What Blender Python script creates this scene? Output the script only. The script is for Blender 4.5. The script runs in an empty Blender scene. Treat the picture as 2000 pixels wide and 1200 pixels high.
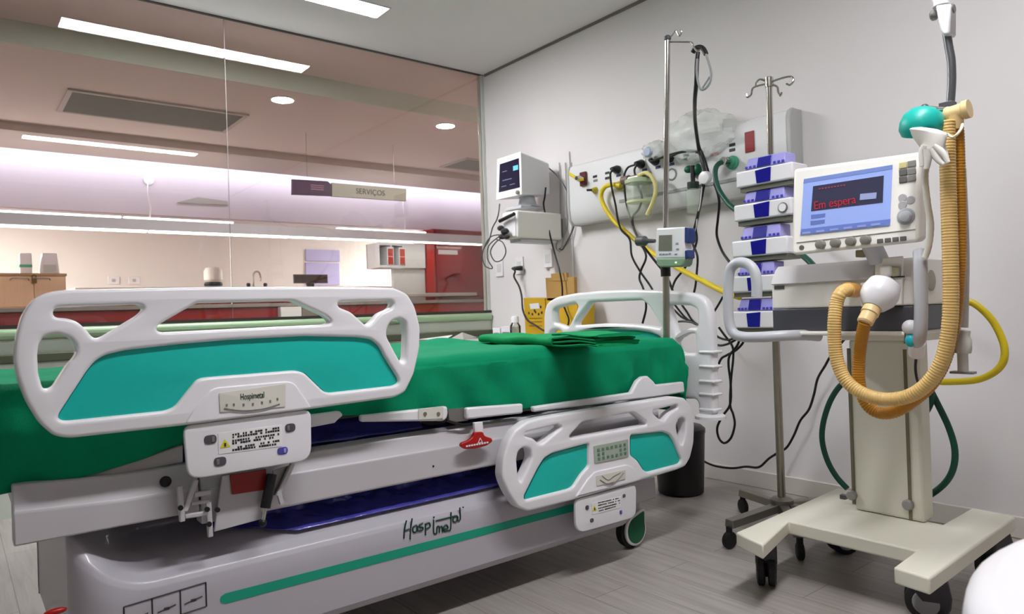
import bpy, bmesh, math, random
from mathutils import Vector, Matrix
R = random.Random(7)
sc = bpy.context.scene
col = sc.collection
sc.view_settings.view_transform = 'Standard'
sc.view_settings.look = 'None'
sc.view_settings.gamma = 1.0
sc.view_settings.use_curve_mapping = False
sc.view_settings.exposure = 0.0
sc.cycles.use_denoising = True
sc.cycles.max_bounces = 10
sc.cycles.transparent_max_bounces = 16
sc.cycles.sample_clamp_indirect = 6.0

# ---------------------------------------------------------------- camera
F = 1385.0
YAW = math.atan2(1100, 1385); ROLL = math.radians(1.9); PITCH = math.radians(0.36); EYE = 0.93
_f0 = Vector((math.sin(YAW), math.cos(YAW), 0)); _r0 = Vector((math.cos(YAW), -math.sin(YAW), 0)); _u0 = Vector((0, 0, 1))
_f = _f0 * math.cos(PITCH) + _u0 * math.sin(PITCH); _u = _u0 * math.cos(PITCH) - _f0 * math.sin(PITCH)
_R = _r0 * math.cos(ROLL) - _u * math.sin(ROLL); _U = _u * math.cos(ROLL) + _r0 * math.sin(ROLL)
cam = bpy.data.cameras.new('camera'); camo = bpy.data.objects.new('camera', cam); col.objects.link(camo)
cam.sensor_width = 36.0; cam.lens = F / 2000 * 36.0; cam.clip_start = 0.02
m = Matrix((_R, _U, -_f)).transposed().to_4x4(); m.translation = Vector((0, 0, EYE)); camo.matrix_world = m
cam.dof.use_dof = True; cam.dof.focus_distance = 2.3; cam.dof.aperture_fstop = 5.6
sc.camera = camo

def at(u, v, X=None, Y=None, Z=None):
    """point of the room on a known plane, read off the photograph"""
    r = _f + _R * ((u - 1000) / F) - _U * ((v - 600) / F)
    if X is not None: t = X / r.x
    elif Y is not None: t = Y / r.y
    else: t = (Z - EYE) / r.z
    return Vector((0, 0, EYE)) + r * t

# ---------------------------------------------------------------- materials
def lin(h):
    h = h.lstrip('#'); o = []
    for i in (0, 2, 4):
        c = int(h[i:i + 2], 16) / 255
        o.append(c / 12.92 if c <= .04045 else ((c + .055) / 1.055) ** 2.4)
    return o
MATS = {}
def mat(name, h, rough=.45, metal=0.0, var=.04, scale=6.0, bump=0.0, bscale=60.0, trans=0.0, alpha=1.0, emit=None, es=0.0, sheen=0.0, coat=0.0, ior=1.45, spec=.5, stretch=(1, 1, 1)):
    if name in MATS: return MATS[name]
    m = bpy.data.materials.new(name); m.use_nodes = True; nt = m.node_tree; N = nt.nodes; L = nt.links
    b = N['Principled BSDF']; c = lin(h)
    tc = N.new('ShaderNodeTexCoord'); mp = N.new('ShaderNodeMapping'); mp.inputs['Scale'].default_value = stretch
    L.new(tc.outputs['Object'], mp.inputs[0])
    nz = N.new('ShaderNodeTexNoise'); nz.inputs['Scale'].default_value = scale; nz.inputs['Detail'].default_value = 4
    L.new(mp.outputs[0], nz.inputs['Vector'])
    mx = N.new('ShaderNodeMix'); mx.data_type = 'RGBA'
    mx.inputs[6].default_value = [max(0, x * (1 - var)) for x in c] + [1]
    mx.inputs[7].default_value = [min(1, x * (1 + var)) for x in c] + [1]
    L.new(nz.outputs['Fac'], mx.inputs[0]); L.new(mx.outputs[2], b.inputs['Base Color'])
    b.inputs['Roughness'].default_value = rough; b.inputs['Metallic'].default_value = metal; b.inputs['IOR'].default_value = ior
    b.inputs['Transmission Weight'].default_value = trans; b.inputs['Alpha'].default_value = alpha
    b.inputs['Specular IOR Level'].default_value = spec
    b.inputs['Sheen Weight'].default_value = sheen; b.inputs['Coat Weight'].default_value = coat
    if emit:
        b.inputs['Emission Color'].default_value = lin(emit) + [1]; b.inputs['Emission Strength'].default_value = es
    if bump:
        n2 = N.new('ShaderNodeTexNoise'); n2.inputs['Scale'].default_value = bscale; n2.inputs['Detail'].default_value = 3
        L.new(mp.outputs[0], n2.inputs['Vector'])
        bp = N.new('ShaderNodeBump'); bp.inputs['Strength'].default_value = bump; bp.inputs['Distance'].default_value = .01
        L.new(n2.outputs['Fac'], bp.inputs['Height']); L.new(bp.outputs[0], b.inputs['Normal'])
    MATS[name] = m; return m

def glass_mat(name, tint, refl_rough=.0, base=0.0, ior=1.5):
    """thin clear sheet: transparent body with mirror reflection by angle"""
    m = bpy.data.materials.new(name); m.use_nodes = True; nt = m.node_tree; N = nt.nodes; L = nt.links
    N.remove(N['Principled BSDF']); out = N['Material Output']
    t = N.new('ShaderNodeBsdfTransparent'); t.inputs[0].default_value = lin(tint) + [1]
    g = N.new('ShaderNodeBsdfGlossy'); g.inputs['Roughness'].default_value = refl_rough
    fr = N.new('ShaderNodeFresnel'); fr.inputs['IOR'].default_value = ior
    ad = N.new('ShaderNodeMath'); ad.operation = 'ADD'; ad.inputs[1].default_value = base; L.new(fr.outputs[0], ad.inputs[0])
    mx = N.new('ShaderNodeMixShader'); L.new(ad.outputs[0], mx.inputs[0]); L.new(t.outputs[0], mx.inputs[1]); L.new(g.outputs[0], mx.inputs[2])
    L.new(mx.outputs[0], out.inputs[0]); MATS[name] = m; return m

def floor_mat():
    m = bpy.data.materials.new('vinyl_plank'); m.use_nodes = True; nt = m.node_tree; N = nt.nodes; L = nt.links; b = N['Principled BSDF']
    tc = N.new('ShaderNodeTexCoord'); mp = N.new('ShaderNodeMapping'); mp.inputs['Rotation'].default_value = (0, 0, math.pi / 2)
    L.new(tc.outputs['Object'], mp.inputs[0])
    br = N.new('ShaderNodeTexBrick'); br.inputs['Scale'].default_value = 1.0; br.inputs['Brick Width'].default_value = 1.2; br.inputs['Row Height'].default_value = .16
    br.inputs['Mortar Size'].default_value = .0016; br.inputs['Mortar Smooth'].default_value = .3; br.offset = .37
    br.inputs['Color1'].default_value = lin('#aea7a2') + [1]; br.inputs['Color2'].default_value = lin('#a49d98') + [1]; br.inputs['Mortar'].default_value = lin('#7c7571') + [1]
    L.new(mp.outputs[0], br.inputs[0])
    m2 = N.new('ShaderNodeMapping'); m2.inputs['Scale'].default_value = (14, .9, 1); L.new(tc.outputs['Object'], m2.inputs[0])
    nz = N.new('ShaderNodeTexNoise'); nz.inputs['Scale'].default_value = 3.0; nz.inputs['Detail'].default_value = 6; nz.inputs['Distortion'].default_value = .6; L.new(m2.outputs[0], nz.inputs[0])
    rp = N.new('ShaderNodeValToRGB'); rp.color_ramp.elements[0].position = .35; rp.color_ramp.elements[0].color = (.72, .70, .68, 1); rp.color_ramp.elements[1].position = .62; rp.color_ramp.elements[1].color = (1, 1, 1, 1)
    L.new(nz.outputs['Fac'], rp.inputs[0])
    mx = N.new('ShaderNodeMix'); mx.data_type = 'RGBA'; mx.blend_type = 'MULTIPLY'; mx.inputs[0].default_value = .7
    L.new(br.outputs['Color'], mx.inputs[6]); L.new(rp.outputs[0], mx.inputs[7]); L.new(mx.outputs[2], b.inputs['Base Color'])
    b.inputs['Roughness'].default_value = .42
    bp = N.new('ShaderNodeBump'); bp.inputs['Strength'].default_value = .15; bp.inputs['Distance'].default_value = .002; L.new(nz.outputs['Fac'], bp.inputs['Height']); L.new(bp.outputs[0], b.inputs['Normal'])
    MATS['vinyl_plank'] = m; return m

WALL = mat('wall_paint', '#e0dcdb', .6, var=.02, scale=2)
CEIL = mat('ceiling_paint', '#f0ecec', .7, var=.02, scale=2)
CCEIL = mat('station_ceiling_pink_bounce', '#f0d9d6', .7, var=.03, scale=1.2)  # pink bounce from the red counters is put into this colour
BEIGE = mat('cream_wall_paint', '#e4dfda', .6, var=.03, scale=1.5)
WHITE = mat('white_plastic', '#e6e4e7', .32, var=.02, coat=.2)
OFFW = mat('ivory_enamel', '#dcd8c8', .38, var=.03)
OFFP = mat('ivory_plastic', '#efece5', .4, var=.02)
STEELW = mat('white_steel', '#c0bcbf', .38, var=.03)
GLOSSW = mat('glossy_grey_white', '#b3afb6', .42, var=.02, coat=.15)
TEAL = mat('teal_laminate', '#0cb8aa', .4, var=.04, scale=40)
GREEN = mat('green_cotton', '#04895f', .8, var=.12, scale=30, bump=.25, bscale=350, spec=.15)
GREEN2 = mat('green_cotton_folded', '#0a9056', .8, var=.12, scale=30, bump=.25, bscale=350, spec=.15)
PALE = mat('pale_mattress_cover', '#c4bfbd', .6, var=.05)
CHROME = mat('chrome', '#c9c6bf', .18, 1.0, var=.03)
BRUSH = mat('brushed_steel', '#a49e92', .35, 1.0, var=.06, stretch=(1, 1, 30))
GREYM = mat('grey_metal', '#8b8885', .4, .6)
BLACK = mat('black_plastic', '#121113', .4, var=.1)
RUBBER = mat('black_rubber', '#171617', .6, var=.1)
DARK = mat('dark_grey_plastic', '#4b4b52', .4)
CHAR = mat('charcoal_caster', '#353238', .4, var=.1)
INK = mat('dark_green_print', '#123b30', .5)
BLK = mat('black_print', '#242226', .5)
STRIPE = mat('green_stripe', '#0a9a7c', .4)
DKGREEN = mat('dark_green_cover', '#0c5a38', .4)
RED = mat('red_plastic', '#a8140f', .35)
REDS = mat('red_laminate', '#8a161c', .22, var=.08, scale=2, coat=.4)
YEL = mat('yellow_hose_rubber', '#d8c020', .45, var=.08)
GRH = mat('green_hose_rubber', '#0b4a3a', .4, var=.08)
BEIH = mat('beige_silicone', '#d9b570', .4, var=.08, scale=20)
ORH = mat('amber_silicone', '#b97f1f', .4, var=.08, scale=20)
CREAM = mat('cream_connector', '#e3c690', .4)
LBL = mat('label_paper', '#d6d3c8', .5)
GREYL = mat('grey_label', '#b5b3ae', .5, var=.06)
BLUEP = mat('pump_blue', '#141285', .25, var=.06, coat=.3)
LBLUE = mat('pump_lilac', '#9c98d8', .3, var=.1, scale=30)
NAVY = mat('navy_plastic', '#26386e', .4)
GREYP = mat('grey_handle', '#bfc1c6', .35)
CLEARB = mat('clear_film', '#dfe3dd', .25, alpha=.42, var=.1, scale=14, bump=.6, bscale=30)
CLEARJ = mat('clear_jar_plastic', '#d3e0cc', .15, alpha=.25)
CLEAR = glass_mat('clear_plastic', '#eef2ee', .06, .05)
YELBOX = mat('yellow_card', '#caa21c', .55, var=.1)
KRAFT = mat('kraft_card', '#b08a4c', .7, var=.08)
WOOD = mat('light_wood', '#e2c8a2', .45, var=.1, stretch=(12, 12, 1))
LILAC = mat('lilac_board', '#a5a0c8', .5, var=.05)
STONE = mat('white_worktop', '#d5d2cd', .3)
GREENBAND = mat('sage_aluminium', '#9db894', .35, .2, var=.06)
SAGE = mat('pale_sage_panel', '#c9d0c4', .45, var=.03)

# ---------------------------------------------------------------- mesh helpers
class MB:
    def __init__(s): s.bm = bmesh.new()
    def face(s, pts):
        s.bm.faces.new([s.bm.verts.new(p) for p in pts])
    def box(s, x0, x1, y0, y1, z0, z1, mtx=None):
        c = [Vector((x, y, z)) for x in (x0, x1) for y in (y0, y1) for z in (z0, z1)]
        if mtx: c = [mtx @ p for p in c]
        v = [s.bm.verts.new(p) for p in c]
        for q in ((0, 1, 3, 2), (4, 6, 7, 5), (0, 4, 5, 1), (2, 3, 7, 6), (0, 2, 6, 4), (1, 5, 7, 3)): s.bm.faces.new([v[i] for i in q])
        return s
    def cen(s, c, d, mtx=None):
        c = Vector(c); T = Matrix.Translation(c) @ (mtx.to_4x4() if mtx else Matrix())
        return s.box(-d[0] / 2, d[0] / 2, -d[1] / 2, d[1] / 2, -d[2] / 2, d[2] / 2, T)
    def loft(s, rings, closed=False, caps=True):
        vr = [[s.bm.verts.new(p) for p in r] for r in rings]; n = len(vr[0]); k = len(vr)
        for i in range(k if closed else k - 1):
            a, b = vr[i], vr[(i + 1) % k]
            for j in range(n): s.bm.faces.new((a[j], a[(j + 1) % n], b[(j + 1) % n], b[j]))
        if caps and not closed:
            s.bm.faces.new(vr[0]); s.bm.faces.new(vr[-1])
        return s
    def cyl(s, p0, p1, r0, r1=None, n=20):
        p0, p1 = Vector(p0), Vector(p1); r1 = r0 if r1 is None else r1
        return s.lathe(p0, p1 - p0, [(r0, 0), (r1, (p1 - p0).length)], n)
    def lathe(s, o, ax, prof, n=24):
        o = Vector(o); ax = Vector(ax).normalized(); a = ax.orthogonal().normalized(); b = ax.cross(a)
        return s.loft([[o + ax * h + (a * math.cos(t) + b * math.sin(t)) * max(r, 1e-4) for t in [2 * math.pi * i / n for i in range(n)]] for r, h in prof])
    def tube(s, pts, r, n=10, closed=False, res=6, ribs=None):
        P = spline(pts, closed, res); k = len(P)
        rr = (lambda i: r) if not callable(r) else (lambda i: r(i / max(1, k - 1)))
        if ribs:                                            # corrugated: resample evenly by length
            P = resample(P, ribs); k = len(P)
            base = rr; rr = lambda i: (r if not callable(r) else r(i / max(1, k - 1))) * (1.0 if i % 4 in (0, 1) else .94)
        rings = []; nrm = None
        for i in range(k):
            t = (P[(i + 1) % k] - P[i - 1]) if closed else (P[min(i + 1, k - 1)] - P[max(i - 1, 0)])
            if t.length < 1e-9: t = Vector((0, 0, 1))
            t.normalize()
            nrm = t.orthogonal().normalized() if nrm is None else (nrm - t * nrm.dot(t))
            if nrm.length < 1e-6: nrm = t.orthogonal()
            nrm.normalize(); b = t.cross(nrm)
            rings.append([P[i] + (nrm * math.cos(a) + b * math.sin(a)) * rr(i) for a in [2 * math.pi * j / n for j in range(n)]])
        return s.loft(rings, closed)
    def prism(s, pts, vec):
        pts = [Vector(p) for p in pts]; vec = Vector(vec)
        return s.loft([pts, [p + vec for p in pts]])
    def ball(s, c, r, n=16):
        c = Vector(c); rx, ry, rz = (r, r, r) if not hasattr(r, '__len__') else r
        return s.loft([[c + Vector((rx * math.sin(ph) * math.cos(t), ry * math.sin(ph) * math.sin(t), rz * math.cos(ph))) for t in [2 * math.pi * i / n for i in range(n)]]
                       for ph in [max(.02, min(math.pi - .02, math.pi * j / (n // 2))) for j in range(n // 2 + 1)]])
    def grid(s, fn, nu, nv):
        v = [[s.bm.verts.new(fn(i / nu, j / nv)) for j in range(nv + 1)] for i in range(nu + 1)]
        for i in range(nu):
            for j in range(nv): s.bm.faces.new((v[i][j], v[i + 1][j], v[i + 1][j + 1], v[i][j + 1]))
        return s
    def obj(s, name, m, parent=None, bevel=0.0, seg=2, ang=38, solid=0.0, flip=False):
        bmesh.ops.recalc_face_normals(s.bm, faces=s.bm.faces)
        me = bpy.data.meshes.new(name); s.bm.to_mesh(me); s.bm.free()
        return link(name, me, m, parent, bevel, seg, ang, solid)

def link(name, me, m, parent=None, bevel=0.0, seg=2, ang=38, solid=0.0):
    me.materials.clear(); me.materials.append(m)
    for p in me.polygons: p.use_smooth = True
    me.set_sharp_from_angle(angle=math.radians(ang))
    o = bpy.data.objects.new(name, me); col.objects.link(o)
    if solid:
        k = o.modifiers.new('solid', 'SOLIDIFY'); k.thickness = solid; k.offset = 0
    if bevel:
        k = o.modifiers.new('bevel', 'BEVEL'); k.width = bevel; k.segments = seg; k.limit_method = 'ANGLE'; k.angle_limit = math.radians(40)
    if parent is not None: adopt(o, parent)
    return o
def wpos(o):
    return Vector(o.location) if o.parent is None else Vector((0, 0, 0))   # child meshes carry room coordinates
def adopt(o, parent):
    o.parent = parent; o.matrix_parent_inverse = Matrix.Translation(-wpos(parent)); return o
def spline(pts, closed=False, res=6):
    pts = [Vector(p) for p in pts]; n = len(pts)
    if n < 3 or res <= 1: return pts
    out = []
    for i in range(n if closed else n - 1):
        p1, p2 = pts[i], pts[(i + 1) % n]
        p0 = pts[i - 1] if (closed or i) else p1 * 2 - p2
        p3 = pts[(i + 2) % n] if (closed or i + 2 < n) else p2 * 2 - p1
        for k in range(res):
            t = k / res
            out.append(.5 * (2 * p1 + (p2 - p0) * t + (2 * p0 - 5 * p1 + 4 * p2 - p3) * t * t + (3 * p1 - p0 - 3 * p2 + p3) * t ** 3))
    if not closed: out.append(pts[-1])
    return out
def resample(P, step):
    out = [P[0]]; acc = 0.0
    for a, b in zip(P, P[1:]):
        d = (b - a).length; t = step - acc
        while t <= d and d > 0:
            out.append(a.lerp(b, t / d)); t += step
        acc = (acc + d) % step
    return out
def thing(name, label, cat, loc, group=None):
    o = bpy.data.objects.new(name, None); col.objects.link(o); o.empty_display_size = .05; o.location = loc
    return tag(o, label, cat, group)
def tag(o, label, cat, group=None, kind=None):
    o['label'] = label; o['category'] = cat
    if group: o['group'] = group
    if kind: o['kind'] = kind
    return o
def struct(o, label=None, cat=None):
    o['kind'] = 'structure'
    if label: o['label'] = label
    if cat: o['category'] = cat
    return o
def rnd(pts, r, k=4):
    """round the corners of a 2D polygon"""
    pts = [Vector(p) for p in pts]; n = len(pts); out = []
    for i in range(n):
        a, b, c = pts[i - 1], pts[i], pts[(i + 1) % n]; d1, d2 = a - b, c - b
        if d1.length < 1e-6 or d2.length < 1e-6: continue
        p = b + d1.normalized() * min(r, d1.length * .48); q = b + d2.normalized() * min(r, d2.length * .48)
        for j in range(k + 1):
            t = j / k; out.append(p * (1 - t) ** 2 + b * 2 * t * (1 - t) + q * t * t)
    return out
def plate(name, m, parent, outer, holes, thick, bev, place, res=3):
    """flat shape with holes and rounded rim; place(a, b, n) turns plate coordinates into the room"""
    cu = bpy.data.curves.new('tmp', 'CURVE'); cu.dimensions = '2D'; cu.fill_mode = 'BOTH'
    cu.extrude = max(1e-4, thick / 2 - bev); cu.bevel_depth = bev; cu.bevel_resolution = res; cu.offset = -bev
    for poly in [outer] + list(holes):
        sp = cu.splines.new('POLY'); sp.points.add(len(poly) - 1); sp.use_cyclic_u = True
        for q, p in zip(sp.points, poly): q.co = (p[0], p[1], 0, 1)
    t = bpy.data.objects.new('tmp', cu); col.objects.link(t)
    me = bpy.data.meshes.new_from_object(t.evaluated_get(bpy.context.evaluated_depsgraph_get()))
    bpy.data.objects.remove(t); bpy.data.curves.remove(cu)
    for v in me.vertices: v.co = place(v.co.x, v.co.y, v.co.z)
    bm = bmesh.new(); bm.from_mesh(me); bmesh.ops.remove_doubles(bm, verts=bm.verts, dist=1e-5); bmesh.ops.recalc_face_normals(bm, faces=bm.faces); bm.to_mesh(me); bm.free()
    me.name = name
    return link(name, me, m, parent, ang=50)
def text(name, s, size, m, parent, o, ax, up, depth=.0006, align='CENTER', shear=0, sx=1):
    """raised lettering: o = anchor, ax = reading direction, up = letter height direction"""
    cu = bpy.data.curves.new('tmp', 'FONT'); cu.body = s; cu.size = size; cu.align_x = align; cu.align_y = 'CENTER'; cu.extrude = depth; cu.shear = shear
    t = bpy.data.objects.new('tmp', cu); col.objects.link(t)
    me = bpy.data.meshes.new_from_object(t.evaluated_get(bpy.context.evaluated_depsgraph_get()))
    bpy.data.objects.remove(t); bpy.data.curves.remove(cu)
    ax = Vector(ax).normalized(); up = Vector(up); up = (up - ax * up.dot(ax)).normalized(); nn = ax.cross(up); o = Vector(o)
    for v in me.vertices: v.co = o + ax * v.co.x * sx + up * v.co.y + nn * v.co.z
    me.name = name
    return link(name, me, m, parent)
VY = Vector((0, 1, 0)); VX = Vector((1, 0, 0)); VZ = Vector((0, 0, 1))
def onX(X, flip=1):      # plates facing -X: a = Y, b = Z
    return lambda a, b, n: Vector((X + n, a, b))
def onY(Y):              # plates facing -Y: a = X, b = Z
    return lambda a, b, n: Vector((a, Y + n, b))
def pY(Y, px): return [(p.x, p.z) for p in [at(u, v, Y=Y) for u, v in px]]
def pX(X, px): return [(p.y, p.z) for p in [at(u, v, X=X) for u, v in px]]
def quadX(X, u0, v0, u1, v1):
    """Y/Z box on plane X between two pixel corners -> (y0, y1, z0, z1)"""
    a, b = at(u0, v0, X=X), at(u1, v1, X=X); return min(a.y, b.y), max(a.y, b.y), min(a.z, b.z), max(a.z, b.z)
# ---------------------------------------------------------------- setting
XW, YG, ZC = 3.181, 4.262, 2.712
def slab(name, m, *b, **k): return struct(MB().box(*b).obj(name, m), **k)
slab('floor', floor_mat(), -2.6, 9.0, -2.0, 13.2, -.08, 0)
slab('ceiling', CEIL, -2.6, XW + .15, -2.0, YG + .045, ZC, ZC + .1)
slab('wall_back', WALL, XW, XW + .12, -2.0, YG + .045, 0, ZC)
DIM = mat('dim_wall_paint', '#b3aeab', .6)  # unseen wall darkened to cut its bounce light on the bed
slab('wall_front', WALL, -2.72, -2.6, -2.0, YG + .045, 0, ZC)
slab('wall_right', DIM, -2.6, XW, -2.12, -2.0, 0, ZC)
struct(MB().box(XW - .012, XW, -2.0, YG - .02, .0, .085).obj('baseboard_back', mat('baseboard_vinyl', '#cfc9c2', .4), bevel=.004))
struct(MB().box(XW - .006, XW, -2.0, YG - .02, ZC - .018, ZC).obj('trim_1', mat('shadow_gap', '#7b756f', .7)))  # solid dark strip; the shade of the ceiling gap is its colour
# low wall under the glass with its sill
slab('wall_left', SAGE, -2.6, XW, YG + .0, YG + .09, 0, .87)
t2 = MB(); t2.box(-2.6, XW, YG - .035, YG + .12, .872, .925); struct(t2.obj('trim_2', GREENBAND, bevel=.02, seg=3))
t3 = MB(); t3.box(-2.6, XW, YG - .012, YG + .03, .926, .944); struct(t3.obj('trim_3', mat('dark_seal', '#2e2a26', .5)))
t4 = MB(); t4.box(-2.6, XW, YG - .02, YG - .001, .755, .80); struct(t4.obj('trim_4', mat('dark_olive_rail', '#4a4f3c', .5), bevel=.006))
# glazing
win = bpy.data.objects.new('window_1', None); col.objects.link(win); win.location = (1.0, YG, .944); struct(win)
GL = glass_mat('partition_glass', '#f4f6f4', 0.0)
s = at(445, 300, Y=YG).x
MB().box(-2.6, s - .002, YG, YG + .010, .944, ZC - .004).obj('pane', GL, win)
MB().box(s + .002, XW - .02, YG, YG + .010, .944, ZC - .004).obj('pane', GL, win)
MB().box(s - .0016, s + .0016, YG + .001, YG + .009, .944, ZC - .004).obj('glass_joint', mat('silicone_joint', '#77736f', .5), win)
MB().box(-2.6, XW, YG - .004, YG + .014, ZC - .008, ZC).obj('head_channel', mat('grey_channel', '#5b5652', .4, .5), win)
MB().box(XW - .03, XW, YG - .004, YG + .045, .944, ZC - .002).obj('corner_channel', mat('pale_channel', '#cfd2cc', .4), win, bevel=.003)

# recessed linear ceiling lights: an emitting diffuser in a thin white frame
LAMP = mat('lamp_diffuser', '#ffffff', .5, emit='#fbfbff', es=97.0)
LAMP2 = mat('lamp_diffuser_near', '#ffffff', .5, emit='#fbfbff', es=76.0)
def ceiling_light(x0, x1, y0, y1, label, lamp, z=ZC, group='recessed linear lights in the room ceiling'):
    t = thing('ceiling_light', label, 'ceiling light', ((x0 + x1) / 2, (y0 + y1) / 2, z), group)
    MB().box(x0, x1, y0, y1, z - .004, z + .002).obj('diffuser', lamp, t)
    f = MB()
    f.box(x0 - .012, x1 + .012, y0 - .012, y0, z - .006, z + .003); f.box(x0 - .012, x1 + .012, y1, y1 + .012, z - .006, z + .003)
    f.box(x0 - .012, x0, y0, y1, z - .006, z + .003); f.box(x1, x1 + .012, y0, y1, z - .006, z + .003)
    f.obj('frame', WHITE, t)
ceiling_light(.545, 2.035, 3.615, 3.77, 'long recessed ceiling light over the bed beside the glass partition', LAMP)
ceiling_light(.57, 2.10, .50, .655, 'long recessed ceiling light seen mirrored as the shorter lit strip in the glass', LAMP2)

# ---------------------------------------------------------------- the nurse station beyond the glass
Y5, Y7, Y8 = 4.97, 6.86, 7.56
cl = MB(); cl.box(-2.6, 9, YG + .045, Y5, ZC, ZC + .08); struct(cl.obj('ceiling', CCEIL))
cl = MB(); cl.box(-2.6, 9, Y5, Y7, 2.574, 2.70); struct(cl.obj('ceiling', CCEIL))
cl = MB(); cl.box(-2.6, 9, Y5 - .012, Y5, 2.574, ZC); struct(cl.obj('trim_5', mat('fascia_paint', '#d8d5ca', .6)))
cl = MB(); cl.box(-2.6, 9, Y7, Y8, 2.506, 2.56); struct(cl.obj('ceiling', mat('soffit_pink_bounce', '#d3c0bb', .7)))  # soffit tint carries the same pink bounce light
cl = MB(); cl.box(-2.6, 9, Y7 + .001, Y7 + .04, 2.561, 2.71); struct(cl.obj('trim_8', MATS['soffit_pink_bounce']))
cl = MB(); cl.box(-2.6, 9, Y8 - .35, 13.1, 2.70, 2.78); struct(cl.obj('ceiling', mat('cove_ceiling_paint', '#dfd6e2', .7)))
slab('wall_far', BEIGE, -2.6, 9, 13.0, 13.1, 0, 2.78)
slab('wall_side', BEIGE, -2.72, -2.6, YG + .045, 13.1, 0, 2.8)
slab('wall_end', BEIGE, 8.9, 9.0, YG + .045, 13.1, 0, 2.8)
slab('wall_back', BEIGE, XW + .12, 9.0, YG + .045, YG + .1, 0, ZC)
cl = MB(); cl.box(-2.6, 9, 7.80, 7.88, 2.02, 2.699); struct(cl.obj('trim_9', mat('added_bulkhead_pink', '#c6bac2', .7)))  # bulkhead added to catch the cove glow, its pinkish fade kept in the colour
COVE = mat('cove_led', '#ffffff', .5, emit='#f0f0ff', es=34.0)
cv = MB(); cv.box(-2.4, 8.6, Y8 + .002, Y8 + .006, 2.522, 2.559); tag(cv.obj('cove_light', COVE), 'white light strip behind the dropped ceiling edge washing the added pale bulkhead', 'light strip')

def downlight(u, v, label):
    p = at(u, v, Z=2.573); t = thing('downlight', label, 'ceiling light', p, 'round downlights beyond the glass')
    MB().lathe(p + VZ * .001, -VZ, [(.095, 0), (.095, .004), (.078, .006), (.076, .002)], 32).obj('trim_ring', WHITE, t)
    MB().lathe(p, -VZ, [(.077, 0), (.077, .003)], 32).obj('lens', mat('downlight_lens', '#ffffff', .4, emit='#fff4ea', es=480), t)
FILL_PANEL = mat('fill_panel_glow', '#ffffff', .5, emit='#fffaf6', es=112)  # unseen glowing panels added to brighten the nurse station
ceiling_light(-2.3, -.1, 10.2, 10.8, 'wide unseen fill panel added above the far worktop at the left beyond the glass', FILL_PANEL, 2.70, 'added unseen fill panels over the far worktop')
ceiling_light(8.1, 8.8, 10.0, 12.2, 'unseen fill panel added above the far worktop behind the tall red cupboard', FILL_PANEL, 2.70, 'added unseen fill panels over the far worktop')
downlight(552, 195, 'round white downlight right of the grey ceiling grille')
downlight(870, 246, 'round white downlight nearest the corner of the white wall')
VENTG = mat('grille_grey', '#a39b97', .55, var=.06)
def vent(name, x0, x1, y0, y1, z, label, n=26):
    t = thing(name, label, 'air vent', ((x0 + x1) / 2, (y0 + y1) / 2, z), 'ceiling air grilles beyond the glass')
    f = MB(); w = .035
    for b in ((x0, x1, y0, y0 + w), (x0, x1, y1 - w, y1), (x0, x0 + w, y0 + w, y1 - w), (x1 - w, x1, y0 + w, y1 - w)): f.box(*b, z - .014, z)
    f.obj('frame', mat('grille_frame', '#cbb9b5', .5), t, bevel=.003)
    MB().box(x0 + w, x1 - w, y0 + w, y1 - w, z - .004, z).obj('backing', mat('grille_backing', '#6f6763', .7), t)
    g = MB()
    for i in range(n):
        y = y0 + w + (y1 - y0 - 2 * w) * (i + .5) / n; g.box(x0 + w, x1 - w, y - .004, y + .004, z - .011, z - .004)
    g.obj('louvres', VENTG, t)
vent('air_vent', .675, 1.915, 5.70, 6.33, 2.574, 'large grey rectangular ceiling grille in a pale frame beyond the glass')
p = at(885, 316, Z=2.574); vent('air_vent', p.x, p.x + 1.2, p.y - .25, p.y + .28, 2.574, 'grey ceiling grille cut off by the white wall beyond the glass')
p = at(345, 392, Y=7.79); q = at(445, 397, Y=7.79)
t = thing('wall_grille', 'thin dark grille slot on the added bulkhead beside the glass joint', 'air vent', (p.x, 7.88, p.z))
MB().prism([(p.x, 7.785, p.z - .02), (q.x, 7.785, q.z - .02), (q.x, 7.785, q.z + .02), ((p.x * .6 + q.x * .4), 7.785, p.z + .05)], (0, .014, 0)).obj('slot', VENTG, t)

# hanging sign
YS = 6.0
t = thing('hanging_sign', 'grey hanging sign with a plum end reading services in Portuguese', 'sign', at(680, 372, Y=YS))
def sign_part(name, px, m, y0=YS):
    P = [at(u, v, Y=y0) for u, v in px]; return MB().prism(P, (0, .03, 0)).obj(name, m, t, bevel=.002)
sign_part('plum_panel', [(571, 350), (640, 354), (648, 361), (648, 383), (571, 380)], mat('plum_panel', '#3a1f3a', .35))
sign_part('grey_panel', [(648.5, 357), (793.5, 369), (793.5, 393), (648.5, 383.5)], mat('sign_grey', '#8a857e', .4))
p = at(724, 376, Y=YS - .002); ax = at(780, 380, Y=YS) - at(660, 371, Y=YS)
text('lettering', 'SERVIÇOS', .072, mat('sign_ink', '#161514', .5), t, p, (1, 0, 0), VZ, sx=.95)
k = MB(); a = at(607, 362, Y=YS - .001)
for i in range(3): k.box(a.x, a.x + .12, YS - .002, YS, a.z - .018 * i, a.z - .018 * i + .007)
k.obj('small_print', mat('sign_pink_print', '#8a5f78', .5), t)
for u, v in ((600, 351), (770, 366)):
    a = at(u, v, Y=YS + .015); MB().cyl(a, (a.x, a.y, 2.574), .002, n=6).obj('suspension_wire', GREYM, t)

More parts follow.
